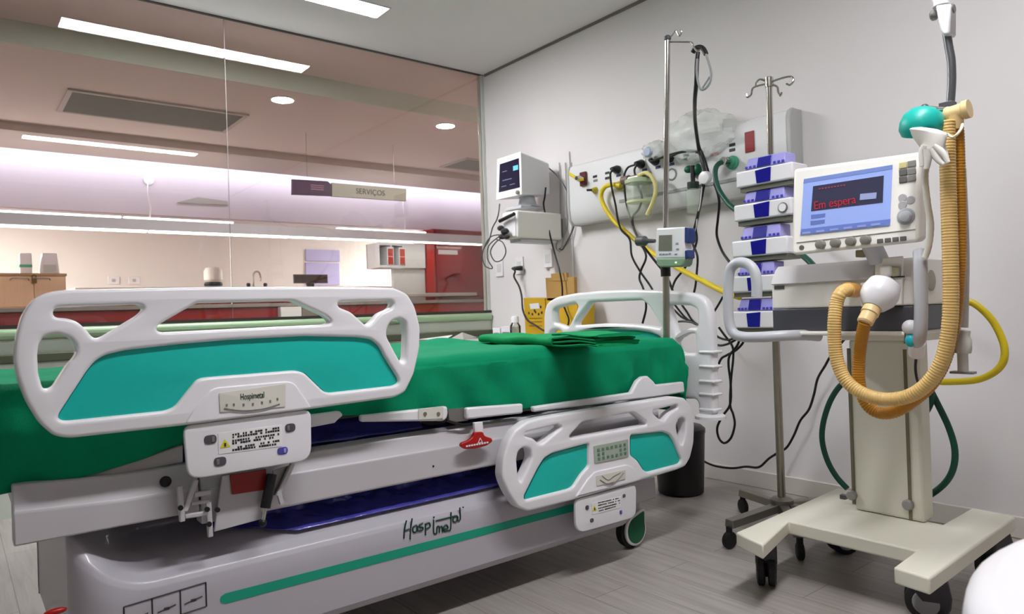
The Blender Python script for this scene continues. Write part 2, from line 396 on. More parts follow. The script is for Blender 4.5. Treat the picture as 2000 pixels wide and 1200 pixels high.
# long pendant luminaire
YL = 7.22
t = thing('pendant_light', 'long grey pendant light with bright tubes above and below, hung on wires', 'pendant light', at(450, 450, Y=YL))
zt0, zt1 = at(100, 419, Y=YL).z, at(800, 452, Y=YL).z; zt = (zt0 + zt1) / 2; zb = at(100, 447, Y=YL).z * .5 + at(800, 470, Y=YL).z * .5
MB().box(-1.2, at(948, 470, Y=YL).x + .5, YL, YL + .10, zb + .006, zt - .004).obj('housing', mat('luminaire_grey', '#e6e2f0', .5, var=.02), t, bevel=.003)
TUBE = mat('lamp_tube', '#ffffff', .4, emit='#fffdf6', es=9.0)
def tubebar(u0, u1, v, z, e=.012):
    x0, x1 = at(u0, v, Y=YL).x, at(u1, v, Y=YL).x; MB().box(x0, x1, YL - .001, YL + .06, z - e, z + e).obj('tube', TUBE, t, bevel=.006)
tubebar(-180, 237, 415, zt, .010); tubebar(242, 456, 425, zt, .010); tubebar(660, 832, 447, zt, .008)
tubebar(-180, 288, 447, zb, .010); tubebar(292, 565, 457, zb, .010); tubebar(569, 942, 470, zb, .007)
for u, v in ((290, 352), (788, 385)):
    a = at(u, v, Y=YL + .05); b = Vector((a.x, a.y, zt)); c = at(u, v, Y=7.80)
    MB().tube([c, c.lerp(b, .3) - VX * .012, c.lerp(b, .7) + VX * .010, b], .006, 6).obj('suspension_cord', mat('white_cord', '#efe9ea', .5), t)
    MB().lathe(c, -VY, [(.05, 0), (.05, .012), (.02, .02)], 20).obj('canopy', WHITE, t)

# back counter things, from the left
def boxpx(name, label, cat, u0, v0, u1, v1, y, depth, m, bevel=.004, group=None, top=None):
    a, b = at(u0, v0, Y=y), at(u1, v1, Y=y); x0, x1 = sorted((a.x, b.x)); z0, z1 = sorted((a.z, b.z))
    t = thing(name, label, cat, ((x0 + x1) / 2, y + depth / 2, z0), group)
    return t, x0, x1, z0, z1
YB = 9.0
t, x0, x1, z0, z1 = boxpx('wood_cabinet', 'light wood cabinet with two doors and a small padlock at the left', 'cabinet', -120, 533, 130, 600, YB, .5, WOOD)
MB().box(x0, x1, YB, YB + .5, .0, z1 - .03).obj('carcass', WOOD, t, bevel=.004)
MB().box(x0 - .01, x1 + .01, YB - .015, YB + .5, z1 - .028, z1).obj('top', mat('wood_edge', '#b08e63', .45), t, bevel=.003)
xm = at(66, 545, Y=YB).x
for i, (a, b) in enumerate(((x0 + .01, xm - .003), (xm + .003, x1 - .01))):
    d = MB().box(a, b, YB - .02, YB - .001, z0 + .01, z1 - .035).obj('door', WOOD, t, bevel=.003)
    hx = at((38, 80)[i], 546, Y=YB).x; hz = at(50, 546, Y=YB).z
    MB().tube([(hx - .08, YB - .022, hz - .01), (hx - .06, YB - .045, hz + .01), (hx + .06, YB - .045, hz + .01), (hx + .08, YB - .022, hz - .01)], .006, 8).obj('handle', BRUSH, d)
pl = MB(); pz = at(66, 546, Y=YB).z; pl.cen((xm, YB - .035, pz - .02), (.045, .025, .05)); pl.tube([(xm - .015, YB - .035, pz), (xm - .015, YB - .035, pz + .04), (xm + .015, YB - .035, pz + .04), (xm + .015, YB - .035, pz)], .005, 6)
pl.obj('padlock', mat('old_brass', '#6b5630', .4, .7), t)
zc = z1
t, x0, x1, z0, z1 = boxpx('soap_dispenser', 'white box dispenser with a green band on the wood cabinet', 'dispenser', 38, 494, 63, 530, YB + .1, .14, WHITE)
MB().box(x0, x1, YB + .1, YB + .24, zc, z1).obj('body', WHITE, t, bevel=.012)
MB().box(x0 - .002, x1 + .002, YB + .097, YB + .242, zc + .07, zc + .10).obj('band', mat('mint_band', '#4aa98a', .5), t)
t, x0, x1, z0, z1 = boxpx('paper_dispenser', 'white tapered dispenser without band on the wood cabinet', 'dispenser', 82, 494, 112, 530, YB + .1, .16, WHITE)
MB().prism([(x0 - .02, YB + .1, zc), (x1 + .02, YB + .1, zc), (x1 + .02, YB + .1, zc + .06), (x1, YB + .1, z1), (x0, YB + .1, z1), (x0 - .02, YB + .1, zc + .06)], (0, .15, 0)).obj('body', WHITE, t, bevel=.012)
MB().box(x0 + .01, x1 - .01, YB + .09, YB + .1, zc + .03, zc + .10).obj('window', mat('smoke_window', '#bfc4be', .3), t)
# red counter front
YC = 6.55
zct = at(300, 597, Y=YC).z
t = thing('nurse_counter', 'long red nurse station counter with a dark top beyond the glass', 'counter', (2.4, YC + .3, 0))
MB().box(-2.4, 6.9, YC, YC + .5, 0, zct - .035).obj('front', REDS, t, bevel=.003)
MB().box(-2.4, 6.9, YC - .03, YC + .54, zct - .033, zct).obj('worktop', mat('counter_edge', '#8d8480', .4), t, bevel=.004)
mk = at(560, 600, Y=YC); 
t = thing('notice_box', 'small white box fixed to the red counter front', 'box', at(590, 622, Y=YC - .08))
a, b = at(548, 600, Y=YC - .08), at(590, 624, Y=YC - .08)
MB().box(a.x, b.x, YC - .08, YC - .001, b.z, a.z).obj('body', WHITE, t, bevel=.006)
MB().prism([(b.x + .004, YC - .08, b.z), (b.x + .22, YC - .08, b.z), (b.x + .004, YC - .08, a.z)], (0, .07, 0)).obj('side_wedge', mat('taupe_wedge', '#7b7169', .5), t)
# wall outlets on far wall
for k, (u, lab) in enumerate(((222, 'left white socket plate on the far cream wall'), (262, 'right white socket plate on the far cream wall'))):
    a = at(u, 548, Y=12.99); t = thing('wall_socket', lab, 'socket', a, 'sockets on the far wall')
    MB().cen(a, (.17, .015, .13)).obj('plate', WHITE, t, bevel=.006); MB().cen(a - VY * .009, (.05, .008, .05)).obj('insert', GREYL, t)
# round dispenser, tap, monitor, boards
yk = 10.05
a = at(417, 556, Y=yk); t = thing('towel_dispenser', 'cream rounded dispenser with a black base near the glass joint', 'dispenser', a)
w = (at(435, 556, Y=yk).x - at(399, 556, Y=yk).x) / 2; h = at(417, 526, Y=yk).z - a.z
MB().lathe(a + VZ * .03, VZ, [(w * .8, 0), (w, .03), (w, h * .7), (w * .8, h * .92), (w * .3, h)], 28).obj('cover', OFFP, t)
MB().lathe(a - VZ * .02, VZ, [(w * .95, 0), (w, .02), (w * .9, .05)], 28).obj('base', BLACK, t)
yb2 = 10.2
bz = at(500, 560, Y=yb2).z
t = thing('back_counter', 'white back worktop on red cupboards behind the nurse counter', 'counter', (3.5, yb2 + .2, 0))
MB().box(1.2, 5.6, yb2 - .2, yb2 + .6, bz - .06, bz - .01).obj('worktop', STONE, t, bevel=.006); MB().box(1.25, 5.55, yb2 - .15, yb2 + .6, 0, bz - .062).obj('cupboard', REDS, t)
a = at(502, 557, Y=yb2); t = thing('tap', 'thin chrome tap with two dark knobs behind the bed rail', 'tap', a)
zt_ = at(502, 532, Y=yb2).z
MB().tube([(a.x - .05, yb2, bz - .01), (a.x - .05, yb2, zt_ - .05), (a.x - .02, yb2, zt_), (a.x + .03, yb2, zt_), (a.x + .05, yb2, zt_ - .06), (a.x + .05, yb2, zt_ - .13)], .014, 8).obj('spout', CHROME, t)
for s_ in (-.12, .12): MB().lathe((a.x + s_, yb2, bz - .01), VZ, [(.02, 0), (.03, .04), (.02, .06)], 12).obj('knob', BLACK, t)
a, b = at(574, 536, Y=yb2 - .1), at(641, 560, Y=yb2 - .1)
t = thing('monitor', 'dark flat monitor standing before the lilac boards', 'monitor', ((a.x + b.x) / 2, yb2 - .1, bz - .01))
MB().box(a.x, b.x, yb2 - .1, yb2 - .06, b.z + .05, a.z).obj('casing', mat('monitor_grey', '#59544d', .4), t, bevel=.006)
MB().box(a.x + .02, b.x - .02, yb2 - .104, yb2 - .1, b.z + .06, a.z - .02).obj('screen', mat('dark_screen', '#4a463c', .15, var=.5, scale=14), t)
MB().box((a.x + b.x) / 2 - .05, (a.x + b.x) / 2 + .05, yb2 - .08, yb2 - .04, bz - .01, b.z + .06).obj('stand', BLACK, t)
for k, (c, m_, lab) in enumerate((((597, 487, 664, 511), LILAC, 'upper lilac board on the station wall'), ((597, 513, 664, 557), LILAC, 'lower lilac board on the station wall behind the dark monitor'))):
    a, b = at(c[0], c[1], Y=12.97), at(c[2], c[3], Y=12.97)
    tag(MB().box(a.x, b.x, 12.97, 13.0, b.z, a.z).obj('notice_board', m_, bevel=.004), lab, 'board', 'lilac boards')
# white wall shelf with red binders
ysf = 7.47
a, b = at(738, 477, Y=ysf), at(832, 521, Y=ysf); c = at(786, 477, Y=ysf)
t = thing('wall_shelf', 'white open box shelf beside the tall red cupboard', 'shelf', ((a.x + b.x) / 2, ysf + .2, b.z))
zs0, zs1 = b.z - .02, a.z + .02
sh = MB(); sh.box(a.x, c.x + .02, ysf, ysf + .3, zs0, zs0 + .03); sh.box(a.x, c.x + .02, ysf, ysf + .3, zs1 - .03, zs1)
for x in (a.x, (a.x + c.x) / 2, c.x): sh.box(x, x + .02, ysf, ysf + .3, zs0 + .03, zs1 - .03)
sh.box(a.x, c.x + .02, ysf + .28, ysf + .3, zs0, zs1); sh.obj('carcass', WHITE, t, bevel=.002)
MB().box(c.x + .022, b.x - .005, ysf, ysf + .3, zs0, zs1).obj('closed_box', mat('shelf_white', '#d9d8d8', .4), t, bevel=.003)
for u, lab in ((762, 'red and white binder left of the other on the shelf'), (785, 'red and white binder at the shelf end near the red cupboard')):
    x = at(u, 500, Y=ysf).x; t = thing('binder', lab, 'binder', (x, ysf + .02, zs0 + .03), 'binders on the white shelf')
    MB().box(x - .045, x + .045, ysf - .01, ysf + .25, zs0 + .032, zs1 - .05).obj('cover', WHITE, t, bevel=.004)
    k = MB()
    for q in (.25, .7): k.cen((x, ysf - .012, zs0 + .03 + (zs1 - zs0 - .08) * q), (.065, .004, .09))
    k.obj('spine_label', mat('binder_red', '#b43a28', .5), t)
# tall red cupboard and white wall pieces
yr = 7.5
a, b = at(845, 447, Y=yr), at(850, 580, Y=yr)
t = thing('tall_cupboard', 'tall red glossy cupboard with a white label beyond the glass', 'cupboard', (a.x + .7, yr + .3, 0))
MB().box(a.x, a.x + 1.75, yr, yr + .28, 0, a.z).obj('carcass', REDS, t, bevel=.004)
xl = at(832, 500, Y=yr).x
MB().box(xl, a.x + .0, yr - .02, yr + .28, b.z, a.z - .02).obj('edge_panel', mat('bright_red_edge', '#b8302a', .3), t, bevel=.003)
d = MB().box(a.x + .03, a.x + 1.7, yr - .022, yr - .001, b.z, a.z - .01).obj('door', REDS, t, bevel=.003)
p = at(875, 493, Y=yr - .024); MB().cen(p, (.29, .004, .055)).obj('label_strip', mat('pale_label', '#cfc4c6', .5), d)
p0, p1, p2 = at(872, 547, Y=yr - .05), at(885, 537, Y=yr - .05), at(898, 535, Y=yr - .05)
MB().tube([p0, p1, p2], .012, 8).obj('handle', mat('dark_red_handle', '#5a1214', .4), d)
a, b = at(760, 577, Y=yr - .22), at(932, 580, Y=yr - .22)
tag(MB().box(a.x, b.x, yr - .22, yr - .03, a.z - .02, a.z + .02).obj('worktop', STONE, bevel=.005), 'pale narrow worktop ledge in front of the tall red cupboard', 'worktop')
a = at(768, 525, Y=yr + .02); b = at(830, 577, Y=yr + .02)
tag(MB().box(a.x, xl - .01, yr + .02, yr + .08, 0, a.z).obj('side_panel_board', mat('panel_white', '#dadada', .4), bevel=.003), 'white panel under the box shelf beside the red cupboard', 'panel')
# ---------------------------------------------------------------- hospital bed
bed = thing('hospital_bed', 'white hospital bed with teal side rail panels parked along the glass', 'bed', (1.2, 2.26, 0))
YRL = 1.745
def rail_part(name, m, outer, holes, thick, bev, y, parent, r=.012, rh=.010):
    return plate(name, m, parent, rnd([Vector(p) for p in pY(y, outer)], r), [rnd([Vector(p) for p in pY(y, h)], rh) for h in holes], thick, bev, onY(y + thick / 2))
# raised rail at the foot end
foot_out = [(27, 700), (31, 660), (42, 618), (62, 587), (92, 571), (130, 566), (400, 561), (700, 560), (770, 562), (797, 574), (812, 600), (822, 640), (821, 680), (810, 730), (793, 766), (772, 777),
            (608, 800), (360, 832), (135, 857), (104, 852), (75, 826), (50, 784), (33, 738)]
foot_holes = [
    [(103, 611), (108, 602), (119, 600), (275, 595), (283, 604), (273, 615), (224, 645), (196, 661), (182, 661), (168, 643), (152, 629), (133, 622), (108, 621)],
    [(385, 592), (575, 588), (640, 619), (650, 630), (640, 634), (315, 650), (306, 645), (308, 637), (322, 628)],
    [(661, 590), (767, 587), (771, 594), (766, 603), (745, 612), (732, 627), (722, 636), (714, 635), (687, 610), (662, 600)],
    [(757, 642), (766, 627), (782, 622), (794, 629), (797, 650), (795, 704), (785, 711), (770, 684), (756, 657)],
    [(73, 690), (77, 668), (90, 655), (113, 652), (138, 660), (151, 678), (148, 697), (133, 712), (102, 760), (84, 762), (75, 730)]]
foot_panel = [(113, 813), (118, 822), (133, 823), (325, 803), (343, 795), (385, 742), (399, 738), (577, 724), (595, 728), (633, 765), (645, 768), (700, 762), (770, 754), (780, 749), (779, 739),
              (752, 696), (742, 676), (726, 663), (700, 659), (595, 657), (455, 664), (350, 673), (245, 685), (206, 694), (186, 706), (171, 724)]
foot = rail_part('side_rail', WHITE, foot_out, foot_holes + [foot_panel], .044, .0088, YRL, bed)
foot['label'] = 'raised side rail at the foot end'
rail_part('panel', TEAL, foot_panel, [], .016, .001, YRL + .012, foot, .006)
# trapezoid boss with the angle gauge
rail_part('gauge_boss', WHITE, [(362, 829), (380, 800), (412, 762), (425, 757), (560, 745), (575, 748), (606, 792), (608, 798)], [], .02, .004, YRL - .006, foot, .01)
rail_part('gauge_label', LBL, [(428, 768), (558, 750), (558, 795), (430, 806)], [], .002, .0005, YRL - .0085, foot, .003)
g = MB(); yg_ = YRL - .0092
g.tube([at(u, v, Y=yg_) for u, v in ((438, 798), (470, 802), (495, 801), (520, 797), (546, 789))], .0018, 6)
for u, v in ((443, 792), (457, 791), (476, 791), (494, 790), (512, 787), (528, 784), (542, 780)): g.cen(at(u, v, Y=yg_), (.004, .001, .006))
g.obj('gauge_scale', GREYM, foot)
a, b = at(470, 777, Y=yg_), at(516, 771, Y=yg_); text('logo_lettering', 'Hospimetal', .021, INK, foot, (a + b) / 2, VX, VZ, sx=.6)
# mounting plate with slots and warning label
def mount_plate(px, slots, y, parent, lab_px, lines, tri):
    o = rail_part('mount_plate', WHITE, px, [], .014, .004, y, parent, .022)
    for i, (c, w, h) in enumerate(slots):
        p = at(*c, Y=y - .001); s_ = -1 if i in (0, 3) else 1
        rail_part_local = rnd([Vector((p.x - w / 2, p.z - h / 2)), Vector((p.x + w / 2, p.z - h / 2)), Vector((p.x + w / 2, p.z + h / 2)), Vector((p.x - w / 2, p.z + h / 2))], h * .45)
        plate('slot', DARK if i != 3 else mat('slot_blue', '#4a4aa0', .4), o, rail_part_local, [], .003, .0005, onY(y - .0005))
        plate('slot_catch', GREYM if i != 3 else LBLUE, o, [(p.x - w * .2 * s_ - w * .12, p.z - h * .3), (p.x - w * .2 * s_ + w * .12, p.z - h * .3), (p.x - w * .2 * s_ + w * .12, p.z + h * .3), (p.x - w * .2 * s_ - w * .12, p.z + h * .3)], [], .006, .001, onY(y - .001))
    rail_part('warning_label', mat('label_white', '#e9e7e6', .45), lab_px, [], .001, .0002, y - .0012, o, .002)
    k = MB()
    for (u0, v0, u1, v1) in lines:
        a, b = at(u0, v0, Y=y - .0014), at(u1, v1, Y=y - .0014); n = max(4, int((b.x - a.x) / .006))
        for i in range(n):
            if R.random() < .16: continue
            p = a.lerp(b, (i + .5) / n); k.cen(p, ((b.x - a.x) / n * R.uniform(.55, .95), .0008, .0048 * (1 if len(lines) > 4 else .8)))
    k.obj('label_text', BLK, o)
    tp = [at(u, v, Y=y - .0022) for u, v in tri]
    MB().prism(tp, (0, .001, 0)).obj('warning_triangle', mat('warning_yellow', '#d8cf2a', .5), o)
    c = (tp[0] + tp[1] + tp[2]) / 3; MB().cen(c - VY * .0008, (.004, .0006, .008)).obj('triangle_mark', BLK, o)
    return o
mount_plate([(358, 833), (608, 800), (609, 884), (597, 901), (382, 936), (366, 926)],
            [((411, 859), .028, .021), ((567, 836), .026, .021), ((430, 902), .028, .021), ((552, 881), .026, .018)], YRL + .004, bed,
            [(426, 847), (551, 830), (551, 872), (427, 888)],
            [(453, 850, 546, 836), (453, 855, 546, 841), (453, 862, 546, 848), (453, 867, 540, 854), (453, 876, 546, 861), (453, 880, 540, 868)],
            [(430, 876), (450, 873), (439, 858)])
# lowered rail at the head end
head_out = [(981, 930), (984, 895), (994, 862), (1008, 840), (1030, 824), (1060, 816), (1200, 793), (1318, 775), (1338, 778), (1350, 793), (1357, 830), (1356, 865), (1349, 895), (1339, 912), (1322, 919),
            (1240, 943), (1120, 978), (1032, 1000), (1012, 992), (996, 968), (985, 945)]
head_holes = [
    [(1025, 846), (1092, 830), (1099, 835), (1060, 868), (1053, 867), (1043, 857), (1026, 853)],
    [(1113, 853), (1137, 826), (1150, 822), (1239, 806), (1263, 824), (1264, 831), (1116, 857)],
    [(1275, 803), (1323, 791), (1326, 797), (1309, 807), (1299, 823), (1290, 820), (1278, 810)],
    [(1321, 832), (1326, 819), (1334, 816), (1340, 821), (1340, 845), (1334, 870), (1328, 867)],
    [(1010, 898), (1013, 882), (1024, 874), (1037, 878), (1040, 894), (1031, 916), (1018, 944), (1013, 934)]]
head_l = [(1024, 971), (1027, 978), (1113, 956), (1121, 951), (1137, 926), (1151, 911), (1151, 867), (1080, 886), (1064, 896), (1052, 915)]
head_r = [(1232, 851), (1295, 844), (1309, 849), (1318, 863), (1333, 900), (1328, 907), (1267, 923), (1258, 919), (1246, 900), (1232, 889)]
YR2 = 1.745
head = rail_part('side_rail', WHITE, head_out, head_holes + [head_l, head_r], .044, .0085, YR2, bed)
head['label'] = 'lowered side rail at the head end'
rail_part('panel', TEAL, head_l, [], .016, .001, YR2 + .012, head, .006); rail_part('panel', TEAL, head_r, [], .016, .001, YR2 + .012, head, .006)
kp = rail_part('control_panel', mat('keypad_grey', '#a4ada2', .4, var=.1, scale=60), [(1160, 872), (1227, 858), (1228, 893), (1162, 906)], [], .004, .001, YR2 - .003, head, .004)
kk = MB(); A, B_, C_ = at(1164, 876, Y=YR2 - .004), at(1224, 864, Y=YR2 - .004), at(1166, 902, Y=YR2 - .004)
for i in range(7):
    for j in range(3):
        if j == 1 and 2 <= i <= 4: continue
        p = A + (B_ - A) * ((i + .5) / 7) + (C_ - A) * ((j + .5) / 3); kk.cen(p, (.011, .002, .010))
kk.obj('keypad_buttons', mat('keypad_green', '#5c8468', .4), kp, bevel=.001)
rail_part('gauge_boss', WHITE, [(1125, 972), (1150, 935), (1163, 922), (1225, 908), (1238, 913), (1252, 938)], [], .02, .004, YR2 - .006, head, .008)
rail_part('gauge_label', LBL, [(1165, 930), (1222, 918), (1222, 936), (1166, 950)], [], .002, .0004, YR2 - .0085, head, .003)
k = MB(); k.tube([at(u, v, Y=YR2 - .0092) for u, v in ((1172, 938), (1185, 946), (1195, 946), (1206, 938), (1218, 924))], .0016, 6)
k.tube([at(u, v, Y=YR2 - .0092) for u, v in ((1176, 930), (1188, 938), (1200, 930), (1212, 924))], .0012, 6); k.obj('gauge_scale', GREYM, head)
mount_plate([(1125, 976), (1243, 947), (1243, 1004), (1235, 1013), (1136, 1041), (1125, 1032)],
            [((1147, 992), .016, .015), ((1219, 969), .014, .012), ((1156, 1017), .016, .013), ((1213, 1001), .013, .014)], YR2 + .004, bed,
            [(1155, 984), (1213, 970), (1213, 992), (1157, 1006)],
            [(1168, 983, 1211, 973), (1168, 988, 1211, 978), (1168, 994, 1211, 983), (1169, 999, 1205, 989)], [(1157, 999), (1166, 997), (1161, 988)])
# headboard
XH = 2.41
hb_out = [(1061, 660), (1061, 612), (1066, 592), (1086, 580), (1122, 573), (1170, 568), (1230, 566), (1290, 567), (1340, 571), (1366, 576), (1380, 590), (1388, 620), (1391, 700), (1393, 815), (1363, 815), (1362, 780), (1100, 780), (1062, 760)]
hb_holes = [
    [(1080, 606), (1088, 601), (1122, 593), (1128, 597), (1125, 607), (1110, 638), (1104, 639), (1090, 633), (1082, 631)],
    [(1151, 591), (1253, 587), (1267, 599), (1291, 641), (1270, 637), (1230, 633), (1180, 632), (1124, 636), (1124, 630)],
    [(1303, 596), (1345, 597), (1360, 604), (1361, 640), (1345, 641), (1330, 648), (1320, 654)],
    [(1318, 672), (1325, 660), (1340, 652), (1356, 652), (1358, 690), (1330, 690)],
    [(1073, 652), (1080, 645), (1092, 646), (1098, 653), (1090, 662), (1076, 662)]]
hb_panel = [(1118, 656), (1135, 650), (1165, 646), (1200, 645), (1240, 647), (1270, 651), (1288, 659), (1294, 672), (1294, 720), (1118, 720)]
head_b = plate('headboard', WHITE, bed, rnd([Vector(p) for p in pX(XH, hb_out)], .03), [rnd([Vector(p) for p in pX(XH, h)], .012) for h in hb_holes] + [rnd([Vector(p) for p in pX(XH, hb_panel)], .01)], .05, .016, onX(XH + .025))
plate('panel', TEAL, head_b, pX(XH, hb_panel), [], .016, .001, onX(XH + .022))
for v in (688, 716, 745, 770, 800):
    a, b = at(1366, v, X=XH - .004), at(1392, v - 1, X=XH - .004); MB().box(XH - .006, XH + .056, b.y - .006, a.y + .004, a.z - .006, a.z + .006).obj('post_collar', WHITE, head_b, bevel=.005)
a = at(1384, 815, X=XH); MB().lathe((XH + .025, a.y + .01, a.z - .01), VZ, [(.062, 0), (.062, .012), (.05, .02)], 24).obj('post_foot', WHITE, head_b)
# frame bars
def bar(name, px_top, px_bot, y, th, m, parent, **k):
    P = [at(u, v, Y=y) for u, v in px_top + px_bot[::-1]]; return MB().prism(P, (0, th, 0)).obj(name, m, parent, **k)
YF = 1.83
x0, x1 = .10, 2.17
zt, zm, zb = .577, .520, .437
prof = [(YF + .012, zt - .008), (YF + .004, zm + .004), (YF, zm), (YF, zb + .004), (YF + .004, zb), (YF + .05, zb), (YF + .05, zt)]
fr = MB().loft([[Vector((x, y, z)) for y, z in prof] for x in (.47, x1)]).obj('frame_bar', STEELW, bed, bevel=.003)
fr['label'] = 'long white steel frame bar on the near side'
a, b = at(5, 1000, Y=YF), at(30, 1060, Y=YF)
zft, zfm = .586, .532
prof2 = [(YF + .012, zft), (YF + .002, zfm), (YF - .002, zfm - .004), (YF - .002, .470), (YF + .05, .470), (YF + .05, zft)]
MB().loft([[Vector((x, y, z + (.012 if x < .3 else 0) * (1 if z > .48 else 0))) for y, z in prof2] for x in (.096, .30, .465)]).obj('foot_bar', STEELW, bed, bevel=.004)
MB().lathe(at(323, 941, Y=YF + .003), -VY, [(.013, 0), (.013, .004), (.010, .006)], 16).obj('bar_plug', BLACK, bed)
MB().lathe(at(846, 911, Y=YF), -VY, [(.003, 0), (.003, .002)], 8).obj('bar_screw', BLACK, bed)
# far side bar, cross members and lift mechanism
prof3 = [(2.69 - .05, zb), (2.69, zb), (2.69, zt), (2.69 - .05, zt)]
MB().loft([[Vector((x, y, z)) for y, z in prof3] for x in (.10, x1)]).obj('frame_bar', STEELW, bed)
for x in (.12, .75, 1.45, 2.1): MB().box(x, x + .05, YF + .052, 2.638, .46, .52).obj('cross_member', STEELW, bed)
MB().box(.95, 1.6, 2.05, 2.47, .36, .50).obj('lift_housing', mat('mechanism_dark', '#2b2a33', .5), bed, bevel=.02)
MB().box(.25, 2.15, YF + .06, 2.63, .640, .652).obj('deck', mat('deck_grey', '#4a4a55', .5), bed)
# deck edges seen below the sheet
YD = 1.815
def deck_edge(pt, pb): return bar('deck_edge', pt, pb, YD, .022, WHITE, bed, bevel=.006)
bar('deck_edge', [(92, 952), (230, 912), (358, 868)], [(92, 958), (240, 930), (358, 904)], YD + .045, .02, PALE, bed, bevel=.004)
deck_edge([(600, 812), (665, 803), (672, 812)], [(602, 837), (655, 827), (664, 818)])
deck_edge([(706, 812), (874, 794), (876, 806)], [(706, 825), (868, 823), (874, 817)])
pl_ = bar('socket_plate', [(818, 800), (866, 795)], [(818, 820), (866, 817)], YD - .003, .003, LBL, bed)
for u in (830, 856): MB().lathe(at(u, 809, Y=YD - .003), -VY, [(.006, 0), (.006, .002)], 12).obj('socket_hole', GREYM, pl_)
deck_edge([(912, 797), (1022, 789)], [(912, 820), (1022, 808)])
bar('deck_bracket', [(875, 800), (914, 798)], [(878, 826), (914, 822)], YD + .02, .03, GREYM, bed)
db = deck_edge([(1042, 795), (1234, 767), (1246, 744), (1256, 736), (1266, 735), (1276, 744), (1282, 752), (1336, 746)], [(1044, 806), (1240, 781), (1278, 777), (1338, 767)])
db['label'] = 'long white deck edge with a raised tab near the head end'
MB().tube([at(u, v, Y=YD + .01) for u, v in ((872, 822), (890, 827), (905, 830), (925, 828))], .004, 8).obj('deck_cable', BLACK, bed)
# red release handle
hp = [(927, 826), (943, 824), (945, 846), (928, 848)]
bar('handle_stem', hp[:2], [hp[3], hp[2]], YD - .012, .012, WHITE, bed, bevel=.002)
rh = rail_part('release_handle', RED, [(927, 845), (944, 844), (947, 852), (962, 857), (963, 863), (952, 871), (930, 877), (908, 878), (900, 872), (902, 866), (916, 861), (925, 853)], [], .014, .004, YD - .02, bed, .006)
rh['label'] = 'red release handle with white lettering'
k = MB(); tp = [at(u, v, Y=YD - .0212) for u, v in ((934, 866), (942, 864), (938, 856))]
for i in range(3): k.tube([tp[i], tp[(i + 1) % 3]], .0011, 6)
for i in range(9): k.cen(at(912 + i * 5, 872 - i * .9, Y=YD - .021), (.007, .001, .005))
k.obj('handle_print', WHITE, rh)
# side rail linkage under the raised rail
lk = MB(); yl = 1.79
def strut(p, q, w, y=yl):
    a, b = at(*p, Y=y), at(*q, Y=y); d = (b - a).normalized(); nn = Vector((-d.z, 0, d.x)) * w
    return MB().prism([a + nn, b + nn, b - nn, a - nn], (0, .012, 0))
for p, q, w in (((352, 950), (357, 1020), .006), ((384, 938), (362, 1000), .006), ((408, 980), (412, 1050), .006), ((380, 968), (412, 962), .006), ((362, 1010), (408, 1003), .005), ((374, 985), (410, 980), .004)):
    strut(p, q, w).obj('linkage_strut', STEELW, bed, bevel=.002)
for u, v in ((352, 992), (404, 995), (424, 996), (408, 1024)): MB().lathe(at(u, v, Y=yl - .001), -VY, [(.006, 0), (.006, .006)], 10).obj('linkage_bolt', BLACK, bed)
lp = MB().prism([at(u, v, Y=yl + .02) for u, v in ((434, 930), (520, 915), (510, 1015), (418, 1040))], (0, .008, 0)).obj('linkage_plate', STEELW, bed, bevel=.002)
MB().prism([at(u, v, Y=yl + .014) for u, v in ((449, 928), (520, 917), (521, 957), (454, 967))], (0, .004, 0)).obj('red_plate', mat('red_tag', '#8c1008', .4), bed, bevel=.001)
a, b, c = at(531, 927, Y=yl), at(518, 992, Y=yl), at(513, 1022, Y=yl)
gs = MB().cyl(a, b, .0125).obj('gas_spring', BLACK, bed); MB().cyl(b, c, .005).obj('piston_rod', CHROME, gs); MB().ball(c, .010).obj('ball_end', BLACK, gs)
MB().prism([at(u, v, Y=yl + .015) for u, v in ((534, 920), (573, 908), (548, 968), (530, 968))], (0, .006, 0)).obj('spring_bracket', GREYM, bed)
strut((574, 905), (543, 970), .006).obj('linkage_strut', STEELW, bed, bevel=.002); strut((545, 960), (552, 985), .005).obj('linkage_strut', STEELW, bed)
# base cover: moulded shell, shoulder line, raised rib at the foot end
YBs, XB0, XB1 = 1.825, .198, 2.02
zl = lambda x: .098 + .0 * x
def base_fn(s_, t_):
    # t: 0 near bottom .. 1 far bottom
    x = XB0 + (XB1 - XB0) * s_
    dd = min(x - XB0, XB1 - x); r_ = .08
    ins = r_ - math.sqrt(max(0, r_ * r_ - (r_ - dd) ** 2)) if dd < r_ else 0.0
    up = .125 * max(0, 1 - (x - XB0) / .17) ** 2.2
    P = [(YBs + .012, .12), (YBs, .14), (YBs, .312 + .8 * up), (YBs + .008, .326 + .9 * up), (YBs + .022, .336 + up), (YBs + .032, .344 + up), (YBs + .10, .374 + up), (YBs + .19, .392 + up), (2.26, .398 + up)]
    P = P + [(4.52 - y, z) for y, z in P[::-1][1:]]
    f = t_ * (len(P) - 1); i = min(int(f), len(P) - 2); q = f - i
    y = P[i][0] * (1 - q) + P[i + 1][0] * q; z = P[i][1] * (1 - q) + P[i + 1][1] * q
    y = 2.26 + (y - 2.26) * (1 - ins / .435)
    return Vector((x, y, z))
bb = MB().grid(lambda a_, b_: base_fn(a_ ** 1.8, b_), 90, 64)
bs = bb.obj('base_cover', GLOSSW, bed, ang=30); k = bs.modifiers.new('solid', 'SOLIDIFY'); k.thickness = .006; k.offset = 1 if False else 0
P0 = [base_fn(0, j / 64) for j in range(65)]
MB().prism([Vector((p.x, p.y, p.z)) for p in P0], (.004, 0, 0)).obj('base_end', GLOSSW, bed)
